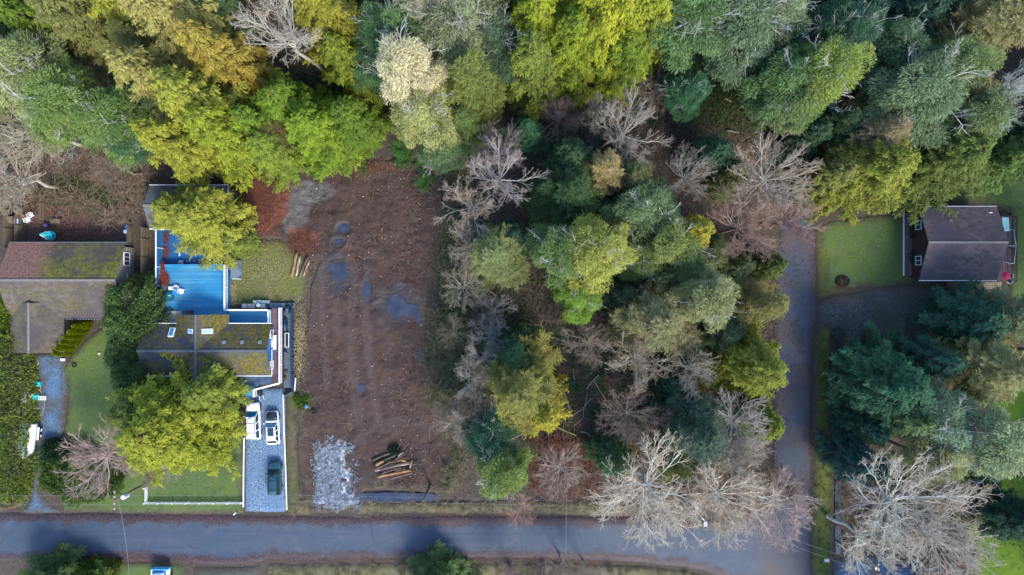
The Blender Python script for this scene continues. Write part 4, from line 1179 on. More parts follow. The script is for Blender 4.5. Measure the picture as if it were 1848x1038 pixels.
def gable(parent, x0, x1, y0, y1, ze, zr, axis, m1, m2=None, ridge=None, fascia=None):
    m2 = m2 or m1
    if axis == 'x':
        ym = (y0 + y1) / 2
        slope('roof', (x0, y0, ze), (x1, y0, ze), (x1, ym, zr), (x0, ym, zr), m1, parent)
        slope('roof', (x1, y1, ze), (x0, y1, ze), (x0, ym, zr), (x1, ym, zr), m2, parent)
        if ridge: box('ridge_cap', x0 - .02, x1 + .02, ym - .14, ym + .14, zr - .03, zr + .05, ridge, parent)
        if fascia:
            for y in (y0 - .03, y1 + .03): box('gutter', x0, x1, y - .05, y + .05, ze - .14, ze + .02, fascia, parent)
    else:
        xm = (x0 + x1) / 2
        slope('roof', (x0, y0, ze), (x0, y1, ze), (xm, y1, zr), (xm, y0, zr), m1, parent)
        slope('roof', (x1, y1, ze), (x1, y0, ze), (xm, y0, zr), (xm, y1, zr), m2, parent)
        if ridge: box('ridge_cap', xm - .14, xm + .14, y0 - .02, y1 + .02, zr - .03, zr + .05, ridge, parent)
        if fascia:
            for x in (x0 - .03, x1 + .03): box('gutter', x - .05, x + .05, y0, y1, ze - .14, ze + .02, fascia, parent)

def walls(parent, x0, x1, y0, y1, ze, zr, axis, m, base=-.1):
    bm = bmesh.new()
    if axis == 'x':
        ym = (y0 + y1) / 2
        prof = [(y0, base), (y1, base), (y1, ze), (ym, zr), (y0, ze)]
        A = [bm.verts.new((x0, y, z)) for y, z in prof]; B = [bm.verts.new((x1, y, z)) for y, z in prof]
    else:
        xm = (x0 + x1) / 2
        prof = [(x0, base), (x1, base), (x1, ze), (xm, zr), (x0, ze)]
        A = [bm.verts.new((x, y0, z)) for x, z in prof]; B = [bm.verts.new((x, y1, z)) for x, z in prof]
    for i in range(5): bm.faces.new((A[i], A[(i + 1) % 5], B[(i + 1) % 5], B[i]))
    bm.faces.new(A); bm.faces.new(B)
    bmesh.ops.recalc_face_normals(bm, faces=bm.faces)
    return bm_obj('wall', bm, m, parent)

def window_x(parent, x, yc, zc, w, h, out, bars=2):
    """window on a wall facing +-X"""
    f = empty('window', (0, 0, 0)); f.parent = parent
    s = .05 * out
    def bx(n, dx0, dx1, y0, y1, z0, z1, m): box(n, min(x + dx0 * out, x + dx1 * out), max(x + dx0 * out, x + dx1 * out), y0, y1, z0, z1, m, f)
    bx('pane', .005, .03, yc - w / 2, yc + w / 2, zc - h / 2, zc + h / 2, MAT['glass'])
    bm = bmesh.new(); t = .09
    for (y0, y1, z0, z1) in ((yc - w / 2 - t, yc + w / 2 + t, zc + h / 2, zc + h / 2 + t), (yc - w / 2 - t, yc + w / 2 + t, zc - h / 2 - t, zc - h / 2),
                             (yc - w / 2 - t, yc - w / 2, zc - h / 2, zc + h / 2), (yc + w / 2, yc + w / 2 + t, zc - h / 2, zc + h / 2)):
        bm_box(bm, min(x, x + .08 * out), max(x, x + .08 * out), y0, y1, z0, z1)
    for k in range(1, bars + 1):
        yy = yc - w / 2 + w * k / (bars + 1)
        bm_box(bm, min(x + .028 * out, x + .06 * out), max(x + .028 * out, x + .06 * out), yy - .03, yy + .03, zc - h / 2 + .002, zc + h / 2 - .002)
    bm_obj('frame', bm, MAT['white'], f)
    return f

# ---- A: mossy roofed house at the left edge
A = empty('house', (0, 0, 0), 0, 'low house with a long leaf strewn mossy roof at the left edge', 'house')
walls(A, -62.2, -48.75, -3.3, 5.1, 2.75, 4.8, 'x', MAT['taupe'])
gable(A, -62.8, -48.3, -3.87, 5.62, 2.8, 5.0, 'x', MAT['roof_a2'], MAT['roof_a'], MAT['ridge'], None)
walls(A, -62.2, -56.6, -7.7, -3.35, 2.7, 4.0, 'y', MAT['taupe'])
gable(A, -62.8, -55.95, -8.1, -1.9, 2.75, 4.25, 'y', MAT['roof_a2'], MAT['roof_a2'], MAT['ridge'])
box('gutter', -62.8, -48.3, 5.62, 5.68, 2.70, 2.80, MAT['grey'], A)
box('gutter', -55.9, -48.3, -3.98, -3.88, 2.70, 2.82, MAT['dark'], A)
for i in range(22): box('gutter_bracket', -55.6 + i * .34, -55.54 + i * .34, -4.02, -3.985, 2.70, 2.84, MAT['white'], A)
window_x(A, -48.75, 3.6, 1.7, 1.5, 1.2, 1, 2)
box('door', -48.74, -48.70, .2, 1.1, 0, 2.0, MAT['dark'], A)
box('door_light', -48.69, -48.66, 1.3, 1.75, 1.5, 1.75, MAT['white'], A)
tube('vent_pipe', [(-55.0, 2.6, 4.0), (-55.0, 2.6, 4.5)], .07, MAT['dark'], A, 8)

# ---- B: blue house with decks
B = empty('house', (0, 0, 0), 0, 'blue house under a dark mossy cross gabled roof with two bright skylights', 'house')
walls(B, -45.2, -30.35, -10.6, -5.0, 2.8, 4.6, 'x', MAT['blue_wall'])
gable(B, -45.8, -30.0, -11.0, -4.5, 2.9, 4.8, 'x', MAT['roof_b'], MAT['roof_b'], MAT['ridge_dark'], MAT['white'])
walls(B, -41.3, -36.1, -11.8, -3.9, 2.8, 4.5, 'y', MAT['blue_wall'])
gable(B, -41.9, -35.3, -12.3, -3.35, 2.88, 4.81, 'y', MAT['roof_b'], MAT['roof_b'], MAT['ridge_dark'])
box('barge_board', -30.0, -29.94, -11.0, -7.75, 2.78, 2.88, MAT['white'], B, M=None)
def skylight(px, py, z, w, d, tilt, m, ry=0):
    x, y = P(px, py, z)
    M = Matrix.Translation((x, y, z)) @ Matrix.Rotation(R(tilt), 4, 'X') @ Matrix.Rotation(R(ry), 4, 'Y')
    f = box('skylight', -w / 2, w / 2, -d / 2, d / 2, -.1, .12, MAT['white'], B, M=M)
    box('pane', -w / 2 + .1, w / 2 - .1, -d / 2 + .1, d / 2 - .1, .121, .14, m, f, M=M)
skylight(345, 598, 4.22, 1.0, .55, 0, MAT['sky_glass'], -30)
skylight(374, 598, 4.22, 1.25, .60, 0, MAT['sky_glass'], 30)
skylight(310, 600, 3.75, .65, 1.2, -30, MAT['deck'], 0)
for px in (404, 437, 469):
    x, y = P(px, 618, 4.3)
    M = Matrix.Translation((x, y, 4.22)) @ Matrix.Rotation(R(-30), 4, 'X')
    box('roof_vent', -.2, .2, -.18, .18, 0, .14, MAT['grey'], B, M=M)
window_x(B, -30.35, -9.8, 1.9, .9, 1.0, 1, 1)
window_x(B, -30.35, -5.9, 1.9, .9, 1.0, 1, 1)

def boards(name, x0, x1, y0, y1, z, m, parent, w=.16, gap=.02, along='x', colr=None, seed=0):
    """deck boards laid one by one, sharing one mesh"""
    rr_ = random.Random(seed)
    n = max(1, int(round(((y1 - y0) if along == 'x' else (x1 - x0)) / w)))
    L = (x1 - x0) if along == 'x' else (y1 - y0)
    pitch = ((y1 - y0) if along == 'x' else (x1 - x0)) / n
    bm = bmesh.new()
    if along == 'x': bm_box(bm, 0, L, gap / 2, pitch - gap / 2, -.04, 0)
    else: bm_box(bm, gap / 2, pitch - gap / 2, 0, L, -.04, 0)
    me = bpy.data.meshes.new(name); bm.to_mesh(me); bm.free(); me.materials.append(m)
    for i in range(n):
        o = link(name, me, parent, (x0, y0 + i * pitch, z) if along == 'x' else (x0 + i * pitch, y0, z))
        o.location.z += rr_.uniform(0, .006)
        k = rr_.uniform(.88, 1.08); o.color = (k, k, k, 1)

def railing(parent, pts, z0, h=1.0, baluster=True, sp=.16, m=None):
    """white railing with posts, rails and balusters, each run a part of its deck"""
    m = m or MAT['white']
    for (a, b) in zip(pts[:-1], pts[1:]):
        a = Vector((*a, 0)); b = Vector((*b, 0)); d = b - a; L = d.length
        if L < .05: continue
        ang = math.atan2(d.y, d.x)
        r = link('railing', None, parent, (a.x, a.y, z0), ang)
        bm = bmesh.new(); bm_box(bm, 0, L, -.10, .10, h - .06, h); bm_obj('top_rail', bm, m, r)
        bm = bmesh.new(); bm_box(bm, .06, L - .06, -.03, .03, .10, .16); bm_obj('bottom_rail', bm, m, r)
        n = max(1, int(L / 2.0)); bm = bmesh.new(); bm_box(bm, -.05, .05, -.05, .05, 0, h + .06)
        me = bpy.data.meshes.new('post'); bm.to_mesh(me); bm.free(); me.materials.append(m)
        for i in range(n + 1): link('post', me, r, (L * i / n, 0, 0))
        if baluster:
            bm = bmesh.new(); bm_box(bm, -.02, .02, -.02, .02, .165, h - .065)
            me = bpy.data.meshes.new('baluster'); bm.to_mesh(me); bm.free(); me.materials.append(m)
            k = int(L / sp)
            for i in range(1, k): link('baluster', me, r, (L * i / k, 0, 0))

# rear deck (blue)
D = empty('deck', (0, 0, 0), 0, 'large bright blue painted deck behind the blue house', 'deck')
x0, y1 = P(284, 477, 1.1); x1, y0 = P(410, 584, 1.1)
box('substructure', x0, x1, y0, y1, -.1, 1.02, MAT['blue_wall'], D)
boards('deck_board', x0, x1, y0, y1, 1.1, MAT['deck'], D, .155, seed=3)
xa, _ = P(412, 0, 1.1); xb, ya = P(489, 560, 1.1); _, yb = P(0, 584, 1.1)
box('substructure', xa, xb, yb, ya, -.1, 1.02, MAT['blue_wall'], D)
boards('deck_board', xa + .01, xb, yb, ya, 1.1, MAT['deck'], D, .155, seed=4)
railing(D, [(x1 + .05, y1 - .1), (x1 + .05, ya + .05), (xb, ya + .05), (xb, yb)], 1.1, 1.0, sp=.17)
# courtyard below, enclosed by a blue board fence
cx0, cy1 = P(284, 405, 0); cx1, cy0 = P(410, 478, 0)
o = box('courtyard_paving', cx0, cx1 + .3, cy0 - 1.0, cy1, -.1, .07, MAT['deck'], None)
o['kind'] = 'structure'; o.color = (.35, .38, .55, 1)  # darker tint puts the courtyard's shade into the floor colour
def board_fence(label, a, b, h, m, n=None, w=.15, cap=None, posts=2.4, name='board_fence', gap=.012, group=None, cross=True):
    a = Vector((*a, 0)); b = Vector((*b, 0)); d = b - a; L = d.length
    t = empty(name, (a.x, a.y, 0), math.atan2(d.y, d.x), label, 'fence', group)
    k = int(L / w); pitch = L / k
    bm = bmesh.new(); bm_box(bm, gap / 2, pitch - gap / 2, -.015, .015, .02, h)
    me = bpy.data.meshes.new('board'); bm.to_mesh(me); bm.free(); me.materials.append(m)
    r_ = random.Random(int(L * 100))
    for i in range(min(k, 290)):
        o = link('board', me, t, (i * pitch, r_.uniform(-.008, .008), 0)); o.scale.z = r_.uniform(.975, 1.0)
        q = r_.uniform(.75, 1.2); o.color = (q, q, q, 1)
    bm = bmesh.new(); bm_box(bm, -.05, .05, -.12, -.02, 0, h + .05)
    mp = bpy.data.meshes.new('post'); bm.to_mesh(mp); bm.free(); mp.materials.append(cap or m)
    for i in range(int(L / posts) + 1): link('post', mp, t, (i * posts, 0, 0))
    if cross:
        for z in (.4, h - .35):
            bm = bmesh.new(); bm_box(bm, 0, L, -.055, -.018, z, z + .09); bm_obj('rail', bm, m, t)
    if cap:
        bm = bmesh.new(); bm_box(bm, 0, L, -.07, .07, h + .01, h + .05); bm_obj('cap_rail', bm, cap, t)
    return t
board_fence('blue board fence with a white cap along the left side of the blue deck', P(295, 583), P(295, 405), 1.9, MAT['blue_wall'], cap=MAT['white'])
board_fence('weathered grey board fence between the two houses, left of the blue deck', P(268, 500), P(268, 412), 1.9, MAT['wood'])
board_fence('weathered board fence nearest the left edge above the mossy roof', P(25, 448), P(25, 330), 1.9, MAT['wood'])
board_fence('second weathered board fence from the left edge above the mossy roof', P(42, 442), P(42, 345), 1.6, MAT['wood'])
board_fence('thin board fence between the bench and the brush behind the mossy roofed house', P(81, 402), P(82, 352), 1.2, MAT['wood'])
board_fence('board fence on the right side of the mossy house patio', P(238, 442), P(238, 402), 1.2, MAT['wood'])
board_fence('weathered board fence behind the blue roofed shed and the mossy house brush', P(262, 318), P(262, 336), 1.7, MAT['wood'])

# east and front decks of house B
E = empty('deck', (0, 0, 0), 0, 'narrow red brown side deck with a long white railing east of the blue house', 'deck')
ex0, ey1 = P(491, 556, 1.1); ex1, ey0 = P(509, 690, 1.1)
box('substructure', -30.3, ex1, ey0, ey1, -.1, 1.02, MAT['brown_wall'], E)
boards('deck_board', ex0, ex1, ey0, ey1, 1.1, MAT['deck_brown'], E, .15, along='y', seed=5)
fx0, fy1 = P(410, 676, 1.0); fx1, fy0 = P(508, 698, 1.0)
railing(E, [(ex1, ey1), (ex1, ey0), P(463, 702, 1.1), P(463, 714, 1.1)], 1.1, 1.0, sp=.17)
Fd = empty('deck', (0, 0, 0), 0, 'slate blue front deck between the blue house and the gravel drive', 'deck')
box('substructure', fx0, fx1 - 3.2, fy0 - .1, fy1 - .02, -.1, .93, MAT['blue_wall'], Fd)
boards('deck_board', fx0, ex0 - .02, fy0 + .3, fy1, 1.02, MAT['deck_slate'], Fd, .15, seed=6)
boards('deck_board', fx0, P(464, 0, 1)[0], fy0 - .1, fy0 + .29, 1.02, MAT['deck_slate'], Fd, .15, seed=7)
St = empty('steps', (0, 0, 0), 0, 'blue wooden steps going down from the front deck to the parked white car', 'steps')
for i in range(4):
    zz = .80 - .2 * i; xx0, yy = P(437, 700, 0); xx1, _ = P(462, 700, 0)
    box('tread', xx0, xx1, fy0 - .12 - .30 * (i + 1), fy0 - .13 - .30 * i, zz - .2 if i else zz - .2, zz, MAT['deck'], St)
tag(box('door_mat', *[P(441, 0)[0], P(459, 0)[0]], P(0, 727)[1], P(0, 716)[1], .045, .09, MAT['grey'], bevel=.01), 'grey green mat at the foot of the blue steps', 'mat')
bb = empty('storage_bench', (0, 0, 0), 0, 'white bench box on the red brown side deck against the blue wall', 'bench')
q0 = P(492.3, 631, 1.6); q1 = P(497.2, 605, 1.6)
box('bench_box', q0[0], q1[0], q0[1], q1[1], 1.11, 1.6, MAT['white'], bb, .02)
q2 = P(489.5, 626, 1.4); q3 = P(492.2, 614, 1.4)
box('backrest', q2[0] + .02, q0[0] - .005, q2[1], q3[1], 1.11, 1.95, MAT['white'], bb, .01)
# plank walk and low dark fence on the far side
W = empty('plank_walk', (0, 0, 0), 0, 'narrow weathered plank walk on the right of the white railed side deck', 'walkway')
wx0, wy1 = P(513, 560, .3); wx1, wy0 = P(527, 700, .3)
boards('plank', wx0, wx1, wy0, wy1, .3, MAT['plank'], W, .30, .05, seed=8)
for x in (wx0 + .1, wx1 - .2): box('joist', x, x + .1, wy0, wy1, -.1, .25, MAT['wood'], W)
hx0, hy1 = P(478, 547, .4); hx1, hy0 = P(530, 556, .4)
W2 = empty('plank_walk', (0, 0, 0), 0, 'short blue plank walk beside the row of grey bins', 'walkway')
boards('plank', hx0, hx1, hy0, hy1, .4, MAT['plank'], W2, .16, seed=9)
for x in (hx0, hx1 - .1): box('joist', x, x + .1, hy0, hy1, -.1, .35, MAT['wood'], W2)
board_fence('dark blue low fence along the outer side of the plank walk', P(530, 705), P(530, 548), 1.0, simple('dark_blue_boards', (.020, .045, .10), .7), posts=2.2)
board_fence('short dark blue fence closing the lower end of the plank walk', P(515, 716), P(529, 706), .8, MAT['blue_wall'])
# ramp stairs on the far side of the deck rail
Rp = empty('steps', (0, 0, 0), 0, 'grey blue wooden stair from the blue deck down to the leafy lawn', 'steps')
sx0, sy1 = P(418, 470, .6); sx1, sy0 = P(434, 503, .6)
for i in range(6):
    w_ = (sx1 - sx0) / 6
    box('tread', sx0 + i * w_, sx0 + (i + 1) * w_ - .01, sy0, sy1, .88 - i * .17 - .1, .95 - i * .15, MAT['plank'], Rp)
box('side_board', sx0, sx1, sy0 - .06, sy0 - .005, 0, .5, MAT['white'], Rp)

# ---- shed with blue walls, mostly under the yellow cedar
S = empty('shed', (0, 0, 0), 0, 'weathered shingled shed with a blue gable end under the yellow cedar', 'shed')
walls(S, -44.9, -35.75, 7.8, 12.35, 2.55, 3.9, 'x', MAT['blue_wall'])
gable(S, -45.4, -35.5, 7.35, 12.8, 2.6, 4.1, 'x', MAT['roof_s'], MAT['roof_s'], MAT['ridge'], MAT['white'])
for ya_, yb_ in ((7.35, 10.07), (12.8, 10.07)):
    tube('barge_board', [(-35.45, ya_, 2.55), (-35.45, yb_, 4.06)], .07, MAT['white'], S, 4)
window_x(S, -35.75, 11.2, 1.7, .7, .7, 1, 0)

# ---- C: brown roofed house on the right
C_ = empty('house', (0, 0, 0), 0, 'dark brown roofed house with brown walls beside the lawn in the right of the photo', 'house')
walls(C_, 51.4, 59.6, 1.35, 9.65, 2.9, 4.8, 'x', MAT['brown_wall'])
gable(C_, 50.7, 60.4, .9, 10.08, 3.0, 5.05, 'x', MAT['roof_c'], MAT['roof_c'], MAT['ridge'], MAT['metal'])
window_x(C_, 51.4, 7.9, 1.75, 1.0, 1.1, -1, 1)
window_x(C_, 51.4, 3.4, 1.75, 1.0, 1.1, -1, 1)
tube('vent_pipe', [(54.0, 8.3, 3.4), (54.0, 8.3, 4.2)], .07, MAT['grey'], C_, 8)
tube('vent_pipe', [(58.8, 9.3, 3.0), (59.5, 9.3, 3.55)], .07, MAT['metal'], C_, 8)
tube('vent_pipe', [(56.5, 7.6, 3.6), (56.5, 7.6, 4.3)], .05, MAT['dark'], C_, 8)
Pc = empty('porch', (0, 0, 0), 0, 'low brown porch with a white edge along the left wall of the brown roofed house', 'porch')
box('porch_floor', 50.35, 51.38, 1.5, 9.6, -.1, .35, MAT['deck_brown'], Pc)
box('edge_trim', 50.25, 50.34, 1.5, 9.6, .2, .42, MAT['white'], Pc)
DC = empty('deck', (0, 0, 0), 0, 'brown deck along the right wall of the brown roofed house', 'deck')
dx0, dx1 = 59.62, P(1826, 0, .6)[0]
boards('deck_board', dx0, dx1, .7, 9.0, .6, MAT['deck_brown'], DC, .3, .03, along='y', seed=10)
box('joist', dx0, dx1, .7, .8, -.1, .55, MAT['brown_wall'], DC)
box('joist', dx0, dx1, 8.9, 9.0, -.1, .55, MAT['brown_wall'], DC)
railing(DC, [(dx1, .8), (dx1, 9.0), (dx0 + .3, 9.0)], .6, .9, False, m=MAT['brown_wall'])
Wd = empty('wooden_landing', (0, 0, 0), 0, 'tan wooden landing on the lower side of the brown roofed house', 'deck')
lx0, ly1 = P(1762, 508, .5); lx1, ly0 = P(1808, 522, .5)
boards('board', lx0, lx1, ly0, ly1 + .4, .5, MAT['wood_tan'], Wd, .3, .03, along='y', seed=12)
box('joist', lx0, lx1, ly0, ly0 + .1, -.1, .45, MAT['wood_tan'], Wd)
tag(box('stair_pad', P(1706, 0)[0], P(1750, 0)[0], P(0, 518)[1], P(0, 509)[1], -.1, .3, MAT['deck_brown']), 'brown step along the lower wall of the brown roofed house', 'step')
# ================================================================ VEHICLES
def paint(name, col, rough=.3):
    g = G(name); v = g.obj()
    c = g.mix(g.mr(g.noise(v, 1.5, 4), .4, .7), col, tuple(x * .88 for x in col))
    return g.out(c, rough, .0, None, .5, Coat_Weight=.5, Coat_Roughness=.1)
MAT['car_white'] = paint('white_car_paint', (.82, .83, .84))
MAT['bonnet_reflect'] = paint('dark_reflection_paint', (.008, .012, .022), .2)  # dark reflection on the white car's bonnet put into its colour
MAT['car_teal'] = paint('dark_teal_car_paint', (.006, .050, .068), .25)
MAT['car_glass'] = simple('tinted_glass', (.012, .030, .045), .06, var=.2, spec=.9)
MAT['car_glass_blue'] = simple('windscreen_glass', (.020, .16, .26), .08, var=.3, spec=.9)
MAT['tyre'] = simple('tyre_rubber', (.02, .02, .022), .8)
MAT['rim'] = simple('wheel_rim', (.45, .46, .48), .3, .7)
MAT['lamp'] = simple('headlamp_glass', (.7, .72, .75), .15, spec=.8)
MAT['red_lamp'] = simple('tail_lamp_red', (.45, .02, .02), .25, spec=.8)
MAT['trim'] = simple('black_trim', (.02, .02, .022), .5)

def loft(bm, secs, mi=0, close=True):
    rings = [[bm.verts.new(p) for p in s] for s in secs]
    n = len(rings[0])
    for a, b in zip(rings[:-1], rings[1:]):
        for k in range(n):
            f = bm.faces.new((a[k], a[(k + 1) % n], b[(k + 1) % n], b[k])); f.material_index = mi; f.smooth = True
    if close: bm.faces.new(rings[0][::-1]).material_index = mi; bm.faces.new(rings[-1]).material_index = mi
    return rings

def car(label, px, py, yaw, L, Wd, Hh, pm, bonnet=None, roof_y=(-.47, .20), wind=.16, rearg=.06, glass=None, sunroof=False, rails=False, cat='car', hood=.95):
    """front is +Y. body lofted along its length with rounded plan and shoulders, cabin on top"""
    x, y = P(px, py, .8)
    t = empty('parked_car', (x, y, .06), yaw, label, cat, None)
    glass = glass or MAT['car_glass']
    w = Wd / 2
    st = [(-.500, .80, .55, .80), (-.490, .93, .42, .92), (-.45, .985, .32, .98), (-.32, 1., .26, 1.0), (0, 1., .25, 1.0), (.20, 1., .25, .99), (.32, .99, .27, .95), (.42, .95, .32, .90), (.475, .88, .38, .82), (.498, .74, .46, .70)]
    secs = []
    for f, kw, zb, zt in st:
        yy = f * L; ww = w * kw; z1 = zt * hood
        secs.append([(-ww * .90, yy, zb), (-ww, yy, zb + .18), (-ww, yy, z1 - .22), (-ww * .93, yy, z1 - .05), (-ww * .6, yy, z1), (0, yy, z1 + .03), (ww * .6, yy, z1), (ww * .93, yy, z1 - .05), (ww, yy, z1 - .22), (ww, yy, zb + .18), (ww * .90, yy, zb)])
    bm = bmesh.new(); loft(bm, secs); bm_obj('body', bm, pm, t)
    zb = hood - .02
    r0, r1 = roof_y[0] * L, roof_y[1] * L
    c0, c1 = (roof_y[0] + rearg) * L, (roof_y[1] - wind) * L
    # greenhouse glass (dark), roof panel and pillars in body colour
    def ring(yb0, yb1, wb, z): return None
    bm = bmesh.new()
    lo = [(-w * .90, r0), (w * .90, r0), (w * .88, r1), (-w * .88, r1)]; hi = [(-w * .70, c0), (w * .70, c0), (w * .68, c1), (-w * .68, c1)]
    A_ = [bm.verts.new((a, b, zb - .05)) for a, b in lo]; B_ = [bm.verts.new((a, b, Hh - .05)) for a, b in hi]
    for k in range(4): bm.faces.new((A_[k], A_[(k + 1) % 4], B_[(k + 1) % 4], B_[k]))
    bm.faces.new(B_)
    gh = bm_obj('cabin_shell', bm, pm, t)
    # windows as panels standing just proud of the shell
    def panel(name, p0, p1, p2, p3, inset, m):
        c = (Vector(p0) + Vector(p1) + Vector(p2) + Vector(p3)) / 4
        n = (Vector(p1) - Vector(p0)).cross(Vector(p3) - Vector(p0)).normalized()
        if n.dot(c - Vector((0, (r0 + r1) / 2, zb))) < 0: n = -n
        bm = bmesh.new(); q = [Vector(p).lerp(c, inset) + n * .012 for p in (p0, p1, p2, p3)]; q2 = [p - n * .03 for p in q]
        a = [bm.verts.new(p) for p in q]; b = [bm.verts.new(p) for p in q2]
        bm.faces.new(a)
        for k in range(4): bm.faces.new((a[k], b[k], b[(k + 1) % 4], a[(k + 1) % 4]))
        bmesh.ops.recalc_face_normals(bm, faces=bm.faces)
        bm_obj(name, bm, m, t)
    L3 = [(a, b, zb - .02) for a, b in lo]; H3 = [(a, b, Hh - .05) for a, b in hi]
    def lp(a, b, f): return tuple(Vector(a).lerp(Vector(b), f))
    panel('windscreen', L3[3], L3[2], H3[2], H3[3], .07, glass)
    panel('rear_window', L3[0], L3[1], H3[1], H3[0], .12, MAT['car_glass'])
    for s in (0, 1):
        a, b, c, d = (L3[1], L3[2], H3[2], H3[1]) if s else (L3[0], L3[3], H3[3], H3[0])
        for f0, f1 in ((.04, .33), (.36, .64), (.67, .97)):
            panel('side_window', lp(a, b, f0), lp(a, b, f1), lp(d, c, f1), lp(d, c, f0), .07, MAT['car_glass'])
    bm = bmesh.new()
    secs = []
    for f in np.linspace(0, 1, 7):
        yy = c0 + (c1 - c0) * f; ed = .05 * (abs(f - .5) * 2) ** 3; ww = w * .71 * (1 - .06 * (abs(f - .5) * 2) ** 3)
        secs.append([(-ww, yy, Hh - .07 - ed), (-ww * .8, yy, Hh - .015 - ed), (0, yy, Hh + .01 - ed), (ww * .8, yy, Hh - .015 - ed), (ww, yy, Hh - .07 - ed)])
    loft(bm, secs); bm_obj('roof_panel', bm, pm, t)
    if sunroof: box('sunroof', -w * .46, w * .46, c0 + (c1 - c0) * .35, c0 + (c1 - c0) * .95, Hh - .02, Hh + .022, MAT['car_glass'], t)
    if rails:
        for s in (-1, 1): box('roof_rail', s * w * .60 - .025, s * w * .60 + .025, c0 + .2, c1 - .2, Hh - .01, Hh + .06, MAT['trim'], t)
        for q in (.25, .7): box('roof_bar', -w * .6, w * .6, c0 + (c1 - c0) * q, c0 + (c1 - c0) * q + .05, Hh + .062, Hh + .09, MAT['trim'], t)
    if bonnet:
        bm = bmesh.new()
        secs = []
        for f, kw, zt in ((.215, .90, .99), (.32, .90, .955), (.42, .84, .905), (.465, .76, .85), (.485, .62, .78)):
            z1 = zt * hood + .012; ww = w * kw
            secs.append([(-ww, f * L, z1 - .045), (-ww * .62, f * L, z1 + .004), (0, f * L, z1 + .032), (ww * .62, f * L, z1 + .004), (ww, f * L, z1 - .045)])
        loft(bm, secs); bm_obj('bonnet', bm, bonnet, t)
    for s in (-1, 1):
        for f, nm in ((-.31, 'wheel'), (.32, 'wheel')):
            wh = link('wheel', None, t, (s * (w - .08), f * L, .33)); wh.rotation_euler = (0, R(90), 0)
            bm = bmesh.new(); bm_disc(bm, (0, 0, -.11), .34, .22, 18); bm_obj('tyre', bm, MAT['tyre'], wh)
            bm = bmesh.new(); bm_disc(bm, (0, 0, -.118), .20, .236, 12); bm_obj('rim', bm, MAT['rim'], wh)
        box('headlight', s * w * .62 - .16, s * w * .62 + .16, .455 * L, .488 * L, .58 * hood, .72 * hood, MAT['lamp'], t)
        box('tail_light', s * w * .78 - .10, s * w * .78 + .10, -.503 * L, -.478 * L, .58 * hood, .78 * hood, MAT['red_lamp'], t)
        box('wing_mirror', s * (w + .10) - .09, s * (w + .10) + .09, .13 * L, .13 * L + .12, hood, hood + .13, pm, t, .02)
    box('wiper', -w * .5, w * .1, r1 - .05, r1 - .02, zb + .03, zb + .05, MAT['trim'], t)
    box('front_grille', -w * .42, w * .42, .485 * L, .503 * L, .40, .60 * hood, MAT['trim'], t)
    box('number_plate', -.26, .26, -.508 * L, -.50 * L, .52, .64, MAT['white'], t)
    return t
car('long white estate car parked at the head of the gravel drive, nearest the blue steps', 457, 760, R(2), 4.75, 1.78, 1.72, MAT['car_white'], roof_y=(-.485, .27), wind=.13, rearg=.05, glass=MAT['car_glass_blue'], rails=True, hood=1.02)
car('small white car with a bonnet coloured dark for its reflection and a sunroof, middle of the three parked cars', 491.5, 772, R(3), 4.25, 1.70, 1.48, MAT['car_white'], bonnet=MAT['bonnet_reflect'], roof_y=(-.46, .17), wind=.13, rearg=.10, glass=MAT['car_glass_blue'], sunroof=True)
car('dark teal car parked lowest on the gravel drive near the road', 495, 863, R(0), 4.3, 1.72, 1.55, MAT['car_teal'], roof_y=(-.49, .28), wind=.15, rearg=.04, rails=True)

# white truck cut by the bottom edge
tx, ty = P(290, 1062, 1.0)
Tk = empty('parked_truck', (tx, ty, 0), R(-1), 'white pickup truck with a pale blue cargo frame cut off by the bottom edge', 'truck')
bm = bmesh.new(); w = 1.0
loft(bm, [[(-w * k, yy, .35), (-w * k, yy, zt), (-w * k * .8, yy, zt + .06), (w * k * .8, yy, zt + .06), (w * k, yy, zt), (w * k, yy, .35)] for yy, k, zt in ((-2.6, .85, .85), (-2.4, 1, .98), (-1, 1, 1.0), (2.2, 1, 1.02), (2.45, .97, .98))])
bm_obj('body', bm, MAT['car_white'], Tk)
for s in (-1, 1):
    box('bed_side', s * .98 - .06, s * .98 + .06, .3, 2.5, 1.05, 1.5, MAT['car_white'], Tk)
    for yy in (-1.7, 1.5):
        wh = link('wheel', None, Tk, (s * .95, yy, .38)); wh.rotation_euler = (0, R(90), 0)
        bm = bmesh.new(); bm_disc(bm, (0, 0, -.13), .38, .26, 18); bm_obj('tyre', bm, MAT['tyre'], wh)
box('tailgate', -1.04, 1.04, 2.51, 2.60, .6, 1.5, simple('pale_blue_paint', (.10, .45, .70), .4), Tk)
bm = bmesh.new(); A_ = [bm.verts.new(p) for p in ((-.95, -1.3, 1.03), (.95, -1.3, 1.03), (.95, .28, 1.03), (-.95, .28, 1.03))]; B_ = [bm.verts.new(p) for p in ((-.75, -.7, 1.75), (.75, -.7, 1.75), (.75, .15, 1.75), (-.75, .15, 1.75))]
for k in range(4): bm.faces.new((A_[k], A_[(k + 1) % 4], B_[(k + 1) % 4], B_[k]))
bm.faces.new(B_); bm_obj('cabin', bm, MAT['car_white'], Tk)
box('bed_liner', -.91, .91, .32, 2.49, 1.09, 1.12, MAT['blue_wall'], Tk)
box('cargo_box', -.70, .45, .7, 2.1, 1.13, 1.9, MAT['white'], Tk, .04)
box('rear_window', -.70, .70, .19, .23, 1.15, 1.65, MAT['car_glass'], Tk)

